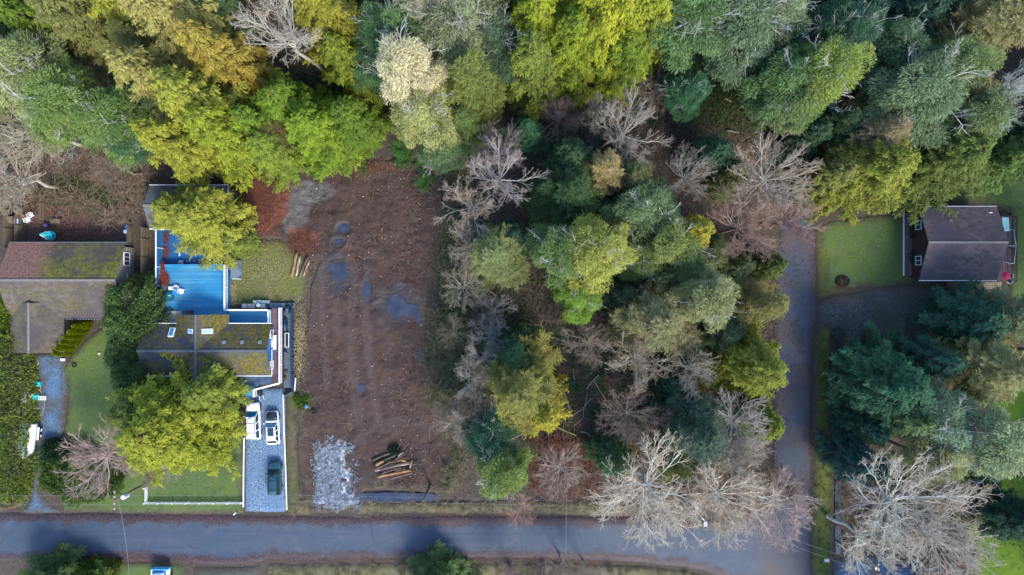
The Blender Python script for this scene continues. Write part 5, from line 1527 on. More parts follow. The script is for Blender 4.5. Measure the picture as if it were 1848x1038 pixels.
# white boat trailer at the left hedge
bx_, by_ = P(52, 788, .8)
Bt = empty('covered_trailer', (bx_, by_, 0), R(-6), 'white covered trailer with two wheels parked against the left hedge', 'trailer')
bm = bmesh.new()
loft(bm, [[(-.9 * k, yy, .55), (-1.0 * k, yy, 1.25), (-.8 * k, yy, 1.5), (0, yy, 1.58), (.7 * k, yy, 1.5), (1.0 * k, yy, 1.2), (.9 * k, yy, .55)] for yy, k in ((-2.6, .35), (-2.2, .72), (-1.5, .95), (0, 1.), (1.6, 1.), (1.75, .97))])
bm_obj('hull_cover', bm, simple('white_tarp', (.72, .76, .80), .6, var=.12, scale=1.5), Bt)
for yy in (-1.4, -.5, .4, 1.3): tube('seam', [(-.99, yy, 1.27), (-.8, yy, 1.52), (0, yy, 1.60), (.7, yy, 1.52), (.99, yy, 1.22)], .02, MAT['grey'], Bt, 4)
for yy in (.85, .1):
    wh = link('wheel', None, Bt, (1.12, yy, .34)); wh.rotation_euler = (0, R(90), 0)
    bm = bmesh.new(); bm_disc(bm, (0, 0, -.1), .34, .2, 18); bm_obj('tyre', bm, MAT['tyre'], wh)
    bm = bmesh.new(); bm_disc(bm, (0, 0, -.105), .2, .21, 12); bm_obj('rim', bm, MAT['white'], wh)
box('fender', .98, 1.22, -.35, 1.3, .72, .78, MAT['white'], Bt, .02)
box('chassis', -.05, .05, -2.5, 1.6, .40, .50, MAT['metal'], Bt)
box('axle', -1.05, 1.05, .42, .52, .32, .39, MAT['metal'], Bt)
tube('drawbar', [(0, -2.4, .45), (.15, -3.6, .40)], .05, MAT['metal'], Bt, 6)

# ================================================================ POLES, WIRES
MAT['pole'] = simple('pole_wood', (.16, .10, .07), .85, var=.25)
MAT['cable'] = simple('aluminium_cable', (.22, .23, .25), .5, var=.1)
MAT['can'] = simple('pale_grey_metal', (.50, .54, .58), .4, var=.08)
def pole(base_px, h, label, cross=True, transformer=True, arm_ang=0.0, street=False):
    x, y = P(*base_px)
    t = empty('utility_pole', (x, y, 0), 0, label, 'pole')
    tube('pole_shaft', [(0, 0, -.3), (0, 0, h)], [.17, .11], MAT['pole'], t, 10)
    if cross:
        c = link('crossarm', None, t, (0, 0, h - .5), arm_ang)
        box('beam', -.06, .06, -1.1, 1.1, -.06, .06, MAT['pole'], c)
        for yy in (-1.0, -.4, .4, 1.0):
            bm = bmesh.new(); bm_disc(bm, (0, yy, .061), .06, .18, 8, r2=.04); bm_obj('insulator', bm, MAT['white'], c)
    if transformer:
        bm = bmesh.new(); bm_disc(bm, (.40, 0, h - 2.4), .28, .95, 14); bm_obj('transformer', bm, MAT['can'], t)
    if street:
        tube('lamp_arm', [(0, 0, h - 1), (.6, -.6, h - .6), (1.2, -1.4, h - .5)], .04, MAT['metal'], t, 6)
        box('lamp_head', 1.0, 1.4, -1.9, -1.3, h - .62, h - .45, MAT['can'], t, .05)
    return x, y, h
p1 = pole((272, 868), 8.6, 'tall utility pole with a grey transformer by the picket fence corner')
p2 = pole((777, 873), 7.4, 'slim brown utility pole by the water filled ditch', transformer=False, cross=False)
p3 = pole((1225, 885), 8.6, 'utility pole with a white street lamp among the pale bare trees', cross=False, street=True)
p4 = pole((1522, 985), 9.0, 'utility pole with a grey transformer by the lower right drive')
def wire(name, a, b, sag, label, r=.011, group='overhead cables'):
    a = Vector(a); b = Vector(b); pts = []
    for i in range(25):
        f = i / 24; p = a.lerp(b, f); p.z -= sag * 4 * f * (1 - f); pts.append(p)
    o = tube(name, pts, r, MAT['cable'], None, 4)
    tag(o, label, 'cable', group)
for k, (dy, dz, nm) in enumerate(((-.5, 0, 'lower'), (.3, -.6, 'upper'))):
    q0 = (-85, p1[1] + dy - .2, 8.3 + dz); q1 = (p1[0], p1[1] + dy, 8.2 + dz); q2 = (p2[0], p2[1] + dy * .5, 7.3 + dz); q3 = (p3[0], p3[1] + dy * .5, 8.0 + dz); q4 = (p4[0], p4[1] + dy, 8.3 + dz)
    wire('overhead_cable', q0, q1, .5, f'{nm} overhead cable crossing the left end of the road verge')
    wire('overhead_cable', q1, q2, .8, f'{nm} overhead cable above the picket fence and the clearing edge')
    wire('overhead_cable', q2, q3, .7, f'{nm} overhead cable above the dry verge of the lot')
    wire('overhead_cable', q3, q4, .5, f'{nm} overhead cable slanting over the road junction')
wire('service_cable', (p1[0], p1[1], 7.6), (*P(234, 1075, 6), 6), .6, 'pale cable crossing the road by the picket fence', .014)
wire('service_cable', (*P(1022, 892, 7), 7), (*P(1023, 1075, 6), 6), .6, 'pale cable crossing the road below the lot', .014)

# ================================================================ PICKET FENCE
pf = empty('picket_fence', (0, 0, 0), 0, 'low white picket fence along the front lawn of the blue house', 'fence')
bm = bmesh.new(); bm_box(bm, -.04, .04, -.012, .012, .05, .82); bm_box(bm, -.025, .025, -.011, .011, .821, .88)
pm_ = bpy.data.meshes.new('picket'); bm.to_mesh(pm_); bm.free(); pm_.materials.append(MAT['white'])
bm = bmesh.new(); bm_box(bm, -.06, .06, -.06, .06, 0, 1.0); po_ = bpy.data.meshes.new('post'); bm.to_mesh(po_); bm.free(); po_.materials.append(MAT['white'])
def prun(a, b):
    a = Vector((*P(*a, .4), 0)); b = Vector((*P(*b, .4), 0)); d = b - a; L = d.length; ang = math.atan2(d.y, d.x)
    n = int(L / .17)
    for i in range(n + 1):
        q = a.lerp(b, i / n); o = link('picket', pm_, pf, (q.x, q.y, 0), ang)
    k = max(1, int(L / 1.55))
    for i in range(k + 1):
        q = a.lerp(b, i / k); link('post', po_, pf, (q.x - math.sin(ang) * -.07, q.y + math.cos(ang) * .08, 0), ang)
    for z in (.25, .62):
        r = link('rail', None, pf, (a.x, a.y, 0), ang)
        bm = bmesh.new(); bm_box(bm, 0, L, .014, .05, z, z + .08)
        me = bpy.data.meshes.new('rail'); bm.to_mesh(me); bm.free(); me.materials.append(MAT['white'])
        bpy.data.objects.remove(r); link('rail', me, pf, (a.x, a.y, 0), ang)
prun((264, 880), (264, 907)); prun((264, 908), (437, 908))
def edging(pts, label):
    a = [P(*p) for p in pts]
    bm = bmesh.new()
    for (x0, y0), (x1, y1) in zip(a[:-1], a[1:]):
        d = Vector((x1 - x0, y1 - y0, 0)); L = d.length
        bm_box(bm, 0, L - .01, -.05, .05, -.05, .16, 0, Matrix.Translation((x0, y0, 0)) @ Matrix.Rotation(math.atan2(d.y, d.x), 4, 'Z'))
    tag(bm_obj('drive_edging', bm, MAT['white']), label, 'edging')
edging([(441, 790), (440, 840), (439.5, 915)], 'white painted edging board on the left side of the gravel drive')
edging([(511.5, 712), (513, 780), (516, 850), (518, 920)], 'white painted edging board on the right side of the gravel drive')
edging([(534, 682), (532, 706)], 'short white board at the lower end of the plank walk')

# ================================================================ PATIO AND YARD ITEMS
def chair(px, py, z, rz, m, label, group=None):
    x, y = P(px, py, z + .5)
    t = empty('patio_chair', (x, y, z), rz, label, 'chair', group)
    box('seat', -.26, .26, -.24, .26, .40, .44, m, t, .01)
    box('backrest', -.26, .26, -.31, -.25, .42, .95, m, t, .01)
    for sx in (-1, 1):
        for sy in (-.28, .24): box('leg', sx * .25 - .02, sx * .25 + .02, sy - .02, sy + .02, 0, .40, m, t)
        box('armrest', sx * .29 - .03, sx * .29 + .03, -.25, .24, .62, .65, m, t)
    return t
chair(318, 519, 1.12, R(-30), MAT['white'], 'white patio chair on the blue deck above the round blue table')
chair(327, 526, 1.12, R(-100), MAT['white'], 'white patio chair on the blue deck right of the round blue table')
tag(box('side_table', *(lambda q: (q[0] - .35, q[0] + .25, q[1] - .25, q[1] + .2))(P(309, 520, 1.5)), 1.12, 1.55, MAT['white'], bevel=.03), 'small white box table left of the white chairs on the blue deck', 'table')
def round_table(px, py, z, r, h, m, label, cat='table', name='round_table'):
    x, y = P(px, py, z + h)
    t = empty(name, (x, y, z), 0, label, cat)
    bm = bmesh.new(); bm_disc(bm, (0, 0, h - .04), r, .04, 24); bm_obj('tabletop', bm, m, t)
    bm = bmesh.new(); bm_disc(bm, (0, 0, 0), .05, h - .041, 8); bm_disc(bm, (0, 0, 0), .25, .03, 12); bm_obj('pedestal', bm, m, t)
    return t
round_table(317, 527, 1.12, .45, .72, simple('blue_table_top', (.02, .19, .45), .4), 'round blue table between the white chairs on the deck')
gt = simple('smoked_glass', (.012, .09, .16), .1, spec=.8)
round_table(306, 535, 1.12, .62, .60, gt, 'dark glass table with a leafy ornament on the blue deck')
acc = Acc(); rng0 = np.random.default_rng(3)
acc.add(*leaves(np.zeros((14, 3)) + rng0.normal(0, .08, (14, 3)) * [1, 1, .3], rng0.normal(0, 1, (14, 3)) * [1, 1, .4] + [0, 0, .5], rng0.uniform(.15, .3, 14), rng0.uniform(.05, .09, 14), rng0, np.full(14, .9)))
x, y = P(306, 534, 1.9); tag(link('potted_leaves', acc.mesh('potted_leaves', MAT['leaf']), None, (x, y, 1.82)), 'small turquoise leafy ornament on the dark glass table', 'ornament', color=(.15, .65, .60))
# heap of russet leaves on the deck (uncountable)
def litter(name, regs, color, n, seed, size=(.10, .22), z=.1, lift=.0):
    rng = np.random.default_rng(seed); PP = []
    for (px, py, rx, ry, k) in regs:
        m = int(n * k); d = rng.normal(0, .45, (m, 2)); x, y = P(px, py, z)
        PP.append(np.stack([x + d[:, 0] * rx / PPM, y + d[:, 1] * ry / PPM, np.full(m, z) + rng.uniform(0, .04 + lift, m)], 1))
    p = np.concatenate(PP); m = len(p)
    acc = Acc(); acc.add(*leaves(p, np.concatenate([rng.normal(0, 1, (m, 2)), rng.uniform(-.1, .3, (m, 1))], 1), rng.uniform(*size, m), rng.uniform(size[0] * .6, size[1] * .6, m), rng, rng.uniform(.1, .9, m), fold=.1))
    return tag(link(name, acc.mesh(name, MAT['frond'])), kind='stuff', color=color)
litter('fallen_leaves', [(297, 505, 9, 14, 1), (294, 486, 4, 14, .3)], (.22, .055, .04), 900, 5, z=1.12, lift=.15)
litter('fallen_leaves', [(298, 455, 9, 14, .5), (300, 430, 6, 16, .3)], (.18, .07, .07), 900, 6, z=.09, lift=.08)
litter('fallen_leaves', [(465, 365, 52, 62, 2.2), (470, 330, 60, 20, 1), (543, 440, 28, 26, .9), (640, 300, 70, 14, .8), (430, 410, 24, 20, .4)], (.16, .068, .048), 2600, 7, (.08, .22), .10, .10)
litter('fallen_leaves', [(480, 490, 80, 60, 1.6), (540, 620, 14, 90, 1.2), (420, 535, 10, 30, .5)], (.40, .33, .17), 1500, 8, (.08, .16), .06)
litter('fallen_leaves', [(100, 380, 90, 45, 1.4), (180, 340, 90, 45, .9), (140, 420, 90, 20, .6)], (.26, .12, .09), 3200, 9, (.08, .20), -.05, .05)
litter('fallen_leaves', [(45, 540, 26, 22, .5), (70, 470, 60, 30, .8)], (.34, .18, .14), 1800, 10, (.08, .16), 3.55, .6) if False else None
litter('fallen_leaves', [(970, 560, 140, 90, 2), (1040, 700, 90, 150, 2), (1020, 840, 70, 60, 1.6), (860, 650, 60, 160, 1)], (.17, .105, .085), 3000, 11, (.10, .28), -.1, .1)
litter('fallen_leaves', [(1100, 170, 260, 110, 3), (500, 150, 300, 110, 2), (1300, 560, 200, 250, 3), (1250, 880, 240, 40, 1.5)], (.14, .095, .085), 3000, 12, (.12, .30), -.1, .1)
# deck stains: worn boards
x0, y0_ = P(357, 541, 1.1)
# box crate and tan panel by the house wall
x, y = P(313, 572, 1.5); tag(box('plywood_sheet', x - .98, x + .98, y - .8, y + .75, 1.11, 1.45, simple('pale_ply', (.42, .37, .29), .7, var=.1), bevel=.02), 'large pale plywood sheet against the rear wall of the blue house', 'plywood')
x, y = P(340, 564, 1.4); cr = empty('slatted_crate', (x, y, 1.11), 0, 'dark slatted crate beside the pale plywood sheet', 'crate')
box('crate_body', -.42, .42, -.30, .30, 0, .36, MAT['brown_wall'], cr)
for i in range(5): box('slat', -.42 + i * .175, -.30 + i * .175, -.31, .31, .362, .40, MAT['deck_brown'], cr)
# tools in courtyard
for i, px in enumerate((330, 336, 342, 350)):
    x, y = P(px, 471, .3); tag(box('paving_marker', x - .07, x + .07, y - .05, y + .05, .07, .2, MAT['white'], bevel=.01), 'tiny white block in the row on the dark courtyard floor', 'block', 'row of tiny white blocks in the courtyard')
x, y = P(322, 459, .4); tag(box('plank_offcut', x - .06, x + .06, y - .22, y + .22, .07, .14, MAT['white'], bevel=.01), 'short white board lying on the dark courtyard floor', 'board')
x, y = P(326, 475, .6); tub = empty('storage_tub', (x, y, .07), 0, 'blue storage tub at the edge of the dark courtyard', 'tub')
bm = bmesh.new(); bm_disc(bm, (0, 0, 0), .28, .5, 12, r2=.34); bm_obj('tub_body', bm, simple('blue_plastic', (.03, .25, .50), .5), tub); bm = bmesh.new(); bm_disc(bm, (0, 0, .501), .36, .03, 12); bm_obj('rim', bm, MAT['grey'], tub)

# grey bins behind the house
def bin_(px, py, w, d, h, m, label, group=None, lid=None):
    x, y = P(px, py, h)
    t = empty('storage_bin', (x, y, 0), 0, label, 'bin', group)
    bm = bmesh.new(); bm_box(bm, -w / 2, w / 2, -d / 2, d / 2, 0, h - .05); bm_obj('bin_body', bm, m, t, .03)
    bm = bmesh.new(); bm_box(bm, -w / 2 - .02, w / 2 + .02, -d / 2 - .02, d / 2 + .02, h - .049, h); bm_obj('lid', bm, lid or m, t, .015)
lg = simple('light_grey_plastic', (.40, .43, .45), .6)
for i, (px, py) in enumerate(((441, 552), (451, 552), (457, 552), (474, 552))):
    bin_(px, py, .62 if i != 2 else .34, .52, .75, MAT['grey'], ['leftmost dark grey lidded bin in the row against the white deck railing', 'second dark grey bin from the left against the white deck railing', 'narrow dark grey bin beside the round white bucket lid', 'dark grey bin between the white bucket lid and the navy bin'][i], 'grey bins in a row by the deck')
for i, (px, py) in enumerate(((460, 545), (467, 544.5), (475, 545), (482, 545))):
    bin_(px, py, .46, .36, .55, lg, 'light grey box in the upper row of bins by the lawn, ' + ['leftmost of four', 'second from the left', 'third from the left', 'rightmost of four'][i], 'light grey boxes by the lawn')
bin_(481.5, 552.5, .5, .5, .7, simple('navy_plastic', (.01, .035, .09), .5), 'navy blue bin at the right end of the grey bin row')
x, y = P(466, 551, 1.0); t = empty('paint_bucket', (x, y, .76), 0, 'round white bucket lid on top of the grey bin row', 'bucket')
bm = bmesh.new(); bm_disc(bm, (0, 0, 0), .22, .22, 16, r2=.25); bm_obj('bucket_body', bm, MAT['white'], t); bm = bmesh.new(); bm_disc(bm, (0, 0, .221), .26, .03, 16); bm_obj('lid', bm, MAT['can'], t)
# stored clutter along the plank walk: bicycle-like frames under dark covers
def clutter(px, py, r, h, m, label, seed):
    rng = np.random.default_rng(seed); x, y = P(px, py, h * .6)
    bm = bmesh.new(); bmesh.ops.create_icosphere(bm, subdivisions=3, radius=1)
    for v_ in bm.verts:
        k = 1 + .45 * (fbm(v_.co.x * 2 + 20 + seed, v_.co.y * 2 + v_.co.z * 2 + 20, 1, 3, seed) - .5)
        v_.co = Vector((v_.co.x * r[0] * k, v_.co.y * r[1] * k, max(v_.co.z, -.2) * h * k * .75 + h * .2))
    tag(bm_obj('covered_bundle', bm, m, None, loc=(x, y, .3)), label, 'bundle')
navy = simple('dark_blue_tarp', (.010, .035, .075), .35, var=.5, scale=3, bump=.5, spec=.6)
clutter(519, 558, (.42, .62), .8, navy, 'dark blue tarp bundle at the top end of the plank walk', 3)
clutter(515.5, 585, (.28, .95), .7, navy, 'long dark tarp bundle halfway up the plank walk', 4)
clutter(515, 636, (.26, .38), .5, navy, 'small dark tarp bundle below the white framed table', 5)
x, y = P(517.5, 614, .9); t = empty('frame_table', (x, y, .3), 0, 'narrow dark table with a white frame standing on the plank walk', 'table')
box('tabletop', -.20, .20, -.85, .85, .50, .54, MAT['dark'], t)
for a in ((-.26, -.201, -.9, .9), (.201, .26, -.9, .9), (-.2, .2, -.9, -.851), (-.2, .2, .851, .9)): box('frame_rail', *a, .49, .58, MAT['white'], t)
for sx in (-.22, .22):
    for sy in (-.85, .85): box('leg', sx - .02, sx + .02, sy - .02, sy + .02, 0, .488, MAT['white'], t)
for i, (px, py) in enumerate(((515, 683), (517, 672))):
    x, y = P(px, py, .5); t = empty('flower_pot', (x, y, .31), 0, ['terracotta pot on the lower end of the plank walk', 'second terracotta pot, just above the lowest one on the plank walk'][i], 'pot')
    bm = bmesh.new(); bm_disc(bm, (0, 0, 0), .15, .28, 12, r2=.22); bm_obj('pot_body', bm, simple('terracotta', (.30, .11, .06), .8), t); bm = bmesh.new(); bm_disc(bm, (0, 0, .281), .19, .02, 12); bm_obj('soil', bm, MAT['brown_wall'], t)
x, y = P(469, 710, .5); t = empty('wheelbarrow', (x, y, .05), R(20), 'small dark barrow with white handles by the white porch railing', 'wheelbarrow')
bm = bmesh.new(); bm_box(bm, -.25, .25, -.35, .3, .3, .33); bm_box(bm, -.28, -.251, -.35, .3, .3, .55); bm_box(bm, .251, .28, -.35, .3, .3, .55); bm_obj('tray', bm, MAT['dark'], t)
for s in (-1, 1): tube('handle', [(s * .2, .2, .3), (s * .26, -.9, .5)], .025, MAT['white'], t, 6)
wh = link('wheel', None, t, (0, .5, .18)); wh.rotation_euler = (0, R(90), 0); bm = bmesh.new(); bm_disc(bm, (0, 0, -.04), .18, .08, 12); bm_obj('tyre', bm, MAT['tyre'], wh)

# mossy-house patio
chair(50, 397, 0, R(-70), MAT['white'], 'lower of the two white patio chairs by the left board fence')
chair(55.5, 388, 0, R(-60), MAT['white'], 'upper of the two white patio chairs by the left board fence')
round_table(41, 391, 0, .30, .4, simple('rust_tin', (.25, .13, .08), .7), 'small round rusty fire bowl beside the white chairs', 'fire bowl', 'fire_bowl')
x, y = P(86, 425, 1.6); U = empty('patio_umbrella', (x, y, 0), 0, 'half closed cream and teal patio umbrella above the mossy roof', 'umbrella')
tube('umbrella_pole', [(0, 0, 0), (0, 0, 2.3)], .03, MAT['metal'], U, 6)
bm = bmesh.new()
top = bm.verts.new((-.7, .1, 2.2)); rim = [bm.verts.new((math.cos(a) * .62 * (1 if k % 2 else .8), math.sin(a) * .62 * (1 if k % 2 else .8), 1.55)) for k, a in enumerate(np.linspace(0, 2 * math.pi, 17)[:-1])]
for k in range(16): bm.faces.new((top, rim[k], rim[(k + 1) % 16])).material_index = 0 if 2 < (k % 16) < 13 else 1
bm_obj('canopy', bm, [simple('cream_canvas', (.75, .68, .48), .8), simple('teal_canvas', (.02, .38, .45), .8)], U)
bm = bmesh.new(); bm_disc(bm, (.1, 0, 1.1), .62, .05, 20); bm_obj('table_ring', bm, simple('teal_plastic', (.02, .30, .38), .5), U)
x, y = P(83, 432, .5); o = tube('garden_hoop', [(x + math.cos(a) * .32, y + math.sin(a) * .32, .06) for a in np.linspace(0, 2 * math.pi, 20)], .03, MAT['grey'], None, 5); tag(o, 'pale grey hoop lying beside the teal umbrella', 'hoop')
for i, (px, m, lb) in enumerate(((100, MAT['brown_wall'], 'dark slatted bench on the left of the mossy house patio'), (224, MAT['brown_wall'], 'dark slatted bench on the right of the mossy house patio'))):
    x, y = P(px, 399, .4); t = empty('garden_bench', (x, y, 0), 0, lb, 'bench')
    for k in range(4): box('slat', -.62, .62, -.30 + k * .16, -.19 + k * .16, .40, .44, MAT['wood'], t)
    for s in (-1, 1): box('leg', s * .55 - .04, s * .55 + .04, -.28, .28, 0, .398, m, t)
for i, (px, py, r, h, col, lb) in enumerate(((228.5, 409, .30, .8, (.02, .05, .22), 'dark blue barrel at the right end of the mossy house patio'), (226, 418, .26, .5, (.35, .55, .75), 'pale blue tub below the dark blue barrel'), (229, 439, .22, .45, (.02, .30, .65), 'bright blue bucket at the corner of the mossy roof'), (82, 407, .26, .5, (.10, .07, .22), 'purple tub left of the dark bench'))):
    x, y = P(px, py, h); t = empty('barrel', (x, y, 0), 0, lb, 'barrel')
    bm = bmesh.new(); bm_disc(bm, (0, 0, 0), r * .9, h, 14, r2=r); bm_obj('barrel_body', bm, simple('barrel_paint', col, .5), t); bm = bmesh.new(); bm_disc(bm, (0, 0, h + .001), r * .85, .03, 14); bm_obj('lid', bm, simple('barrel_lid', tuple(min(1, c * 1.4) for c in col), .5), t)
x, y = P(22, 398, 1.9); tag(box('pale_board', x - .25, x + .25, y - .3, y + .3, 1.15, 1.2, simple('pale_blue_board', (.35, .55, .72), .6), bevel=.01), 'pale blue square board on the shelf between the two left fences', 'board')
x, y = P(22, 398, 1.0); 
tag(box('low_shelf', P(20, 0)[0] + .1, P(34, 0)[0], P(0, 404)[1], P(0, 392)[1], -.1, 1.14, MAT['wood'], bevel=.01), 'low wooden shelf between the two board fences at the left edge', 'shelf')

# left drive: play set, hose, door slab
x, y = P(46, 718, 1.8); PS = empty('play_house', (x, y, 0), R(-25), 'cream and turquoise toddler play house with a white ladder at the left hedge', 'play house')
box('play_tower', -.45, .35, -.55, .55, 0, 1.45, simple('cream_plastic', (.72, .68, .52), .5), PS, .03)
bm = bmesh.new(); v6 = [bm.verts.new(p) for p in ((-.6, -.75, 1.46), (.1, -.75, 1.46), (.1, .75, 1.46), (-.6, .75, 1.46), (-.25, -.75, 1.8), (-.25, .75, 1.8))]
for f in ((0, 1, 4), (2, 3, 5), (1, 2, 5, 4), (3, 0, 4, 5), (3, 2, 1, 0)): bm.faces.new([v6[i] for i in f])
bm_obj('roof', bm, simple('cream_roof_plastic', (.75, .72, .58), .5), PS)
box('turquoise_panel', .36, .62, -.3, .5, .3, 1.2, simple('turquoise_plastic', (.02, .45, .45), .4), PS, .03)
LD = link('ladder', None, PS, (.65, 0, .35), R(25)); 
for s in (-.22, .22): box('ladder_rail', 0, 1.1, s - .03, s + .03, 0, .06, MAT['white'], LD)
for k in range(5): box('rung', .1 + k * .22, .18 + k * .22, -.189, .189, .01, .07, MAT['white'], LD)
def hose(pts, r, m, label, name='garden_hose'):
    P_ = [Vector((*P(*p), .08)) for p in pts]; out = []
    for i in range(len(P_) - 1):
        p0, p1, p2, p3 = P_[max(i - 1, 0)], P_[i], P_[i + 1], P_[min(i + 2, len(P_) - 1)]
        for k in range(5):
            u = k / 5; out.append(.5 * ((2 * p1) + (p2 - p0) * u + (2 * p0 - 5 * p1 + 4 * p2 - p3) * u * u + (3 * p1 - p0 - 3 * p2 + p3) * u ** 3))
    out.append(P_[-1]); tag(tube(name, out, r, m, None, 5), label, 'hose')
ym = simple('yellow_hose', (.42, .34, .07), .6)
hose([(66, 646), (70, 655), (64, 668), (62, 680), (66, 686), (70, 682), (64, 678), (63, 686), (69, 688), (73, 690), (74, 700), (70, 706), (64, 714), (62, 722), (66, 728), (62, 732)], .035, ym, 'yellow garden hose coiled at the top of the left drive')
hose([(72, 702), (78, 715), (81, 730), (78, 744), (72, 750), (66, 745)], .03, ym, 'loose yellow hose end curving onto the left drive')
x, y = P(58, 684, .1); tag(box('rusty_sheet', x - .35, x + .3, y - .55, y + .5, .05, .12, simple('rust_red_board', (.28, .075, .035), .8), bevel=.01), 'rust red board on the ground beside the hedge and yellow hose', 'board')
x, y = P(65, 694, .5); t = empty('toy_slide', (x, y, 0), R(10), 'turquoise toy slide with a blue chute below the rust red board', 'slide')
box('chute', -1.1, -.25, -.15, .15, .25, .32, simple('blue_chute', (.03, .10, .45), .4), t, .02); box('slide_base', -.24, .42, -.3, .3, 0, .45, simple('turquoise_slide', (.02, .50, .52), .4), t, .06)
for i, (px, py, lb) in enumerate(((54, 672, 'curved white pipe end by the hedge above the rust red board'), (49, 694, 'white bent pipe left of the turquoise slide'))):
    x, y = P(px, py, .4); tag(tube('white_pipe', [(x - .3, y + .2, .1), (x + .05, y + .25, .5), (x + .2, y, .5), (x + .05, y - .3, .1)], .06, MAT['white'], None, 6), lb, 'pipe')
def tarp(px, py, rx, ry, h, label, seed):
    x, y = P(px, py, h / 2); n = 22; s = np.linspace(-1, 1, n); X, Y = np.meshgrid(s * rx, s * ry)
    Z = h * (1 - np.maximum(np.abs(X / rx), np.abs(Y / ry)) ** 2) + .25 * (fbm(X * 2.2 + Y * .5 + 9, Y * .8 + 9, 1, 3, seed) - .5)
    idx = np.arange(n * n).reshape(n, n); q = np.stack([idx[:-1, :-1].ravel(), idx[:-1, 1:].ravel(), idx[1:, 1:].ravel(), idx[1:, :-1].ravel()], 1)
    k = 1 + .25 * (fbm(X + 5, Y + 5, .7, 3, seed + 1) - .5)
    o = link('tarp', np_mesh('tarp', np.stack([(X * k).ravel(), (Y * k).ravel(), np.maximum(Z, .05).ravel()], 1), quads=q, mats=[MAT['tarp']], smooth=True), None, (x, y, 0), seed * .4)
    tag(o, label, 'tarp')
MAT['tarp'] = simple('brown_tarp', (.105, .070, .068), .5, var=.35, scale=2)
tarp(52, 704, 1.0, .8, .6, 'crumpled brown tarp above the play house', 1)
tarp(54, 738, 1.0, .85, .6, 'crumpled brown tarp below the play house', 2)
x, y = P(114, 649, .1); tag(box('white_post_cap', x - .28, x + .28, y - .16, y + .16, .05, .3, MAT['white'], bevel=.04, M=None), 'small white box at the end of the upright conifer row', 'box')
x, y = P(134, 659, .1); o = tube('black_tyre', [(x + math.cos(a) * .25, y + math.sin(a) * .25, .12) for a in np.linspace(0, 2 * math.pi, 16)], .09, MAT['tyre'], None, 6); tag(o, 'black ring on the lawn edge below the upright conifers', 'tyre')
x, y = P(179.5, 638, .1); bm = bmesh.new(); bmesh.ops.create_uvsphere(bm, u_segments=12, v_segments=8, radius=.13); tag(bm_obj('white_ball', bm, MAT['white'], None, smooth=True, loc=(x, y, .15)), 'small white ball on the lawn left of the darker clipped evergreen', 'ball')
x, y = P(428, 924, .2); tag(box('newspaper_tube', x - .06, x + .06, y - .22, y + .22, .9, 1.05, MAT['white'], bevel=.02, M=Matrix.Translation((x, y, 0)) @ Matrix.Rotation(R(-50), 4, 'Z') @ Matrix.Translation((-x, -y, 0))), 'small white mailbox on the grass left of the gravel drive mouth', 'mailbox')
tag(tube('mailbox_post', [(x, y, 0), (x, y, .9)], .04, MAT['dark'], None, 6), 'thin dark post under the small white mailbox', 'post')

# right house bits
x, y = P(1812, 404, 1.0); t = empty('hot_tub', (x, y, .6), R(5), 'pale aqua hot tub with a white rim beside the brown roof', 'hot tub')
box('tub_wall', -.42, .42, -.95, .95, 0, .75, MAT['white'], t, .04); box('water', -.34, .34, -.86, .86, .76, .775, simple('aqua_water', (.35, .72, .66), .1, var=.15, spec=.8), t)
x, y = P(1812, 498, 2.2); U = empty('patio_umbrella', (x, y, .6), 0, 'round crimson patio umbrella at the lower right corner of the brown roof', 'umbrella')
tube('umbrella_pole', [(0, 0, 0), (0, 0, 2.1)], .03, MAT['metal'], U, 6)
bm = bmesh.new(); top = bm.verts.new((0, 0, 2.15)); rim = [bm.verts.new((math.cos(a) * .52, math.sin(a) * .52, 1.95)) for a in np.linspace(0, 2 * math.pi, 25)[:-1]]
for k in range(24): bm.faces.new((top, rim[k], rim[(k + 1) % 24]))
bm_obj('canopy', bm, simple('crimson_canvas', (.62, .025, .085), .7), U)
for i, (px, py, lb) in enumerate(((1820, 498, 'upper white patio chair right of the crimson umbrella'), (1820, 507, 'lower pale patio chair right of the crimson umbrella'))):
    chair(px, py, .05, R(90 - 30 * i), MAT['can'], lb)
fr = empty('net_frame', (0, 0, 0), 0, 'thin pale metal frame standing on the grass right of the brown roof', 'frame')
q = [P(1829, 414, 1.8), P(1834, 444, 1.8), P(1830, 476, 1.8), P(1808, 473, 1.8)]
for a, b in zip(q[:-1], q[1:]): tube('frame_bar', [(*a, 1.8), (*b, 1.8)], .035, MAT['can'], fr, 6)
tube('frame_bar', [(*q[1], 1.8), (*P(1810, 443, 1.8), 1.8)], .03, MAT['can'], fr, 6)
for a in q: tube('frame_leg', [(*a, 0), (*a, 1.78)], .035, MAT['can'], fr, 6)
# street name sign by the side road
x, y = P(1397, 836); t = empty('street_sign', (x, y, 0), 0, 'small dark street sign on a post at the left kerb of the side road', 'sign')
tube('sign_post', [(0, 0, -.1), (0, 0, 2.7)], .05, MAT['metal'], t, 6)
box('sign_blade', -.03, .03, -.65, .65, 2.45, 2.69, simple('dark_green_sign', (.01, .03, .05), .4), t)
box('sign_blade', -.65, .65, -.02, .02, 2.70, 2.92, simple('dark_green_sign_b', (.01, .03, .05), .4), t).rotation_euler = (0, 0, R(-35))
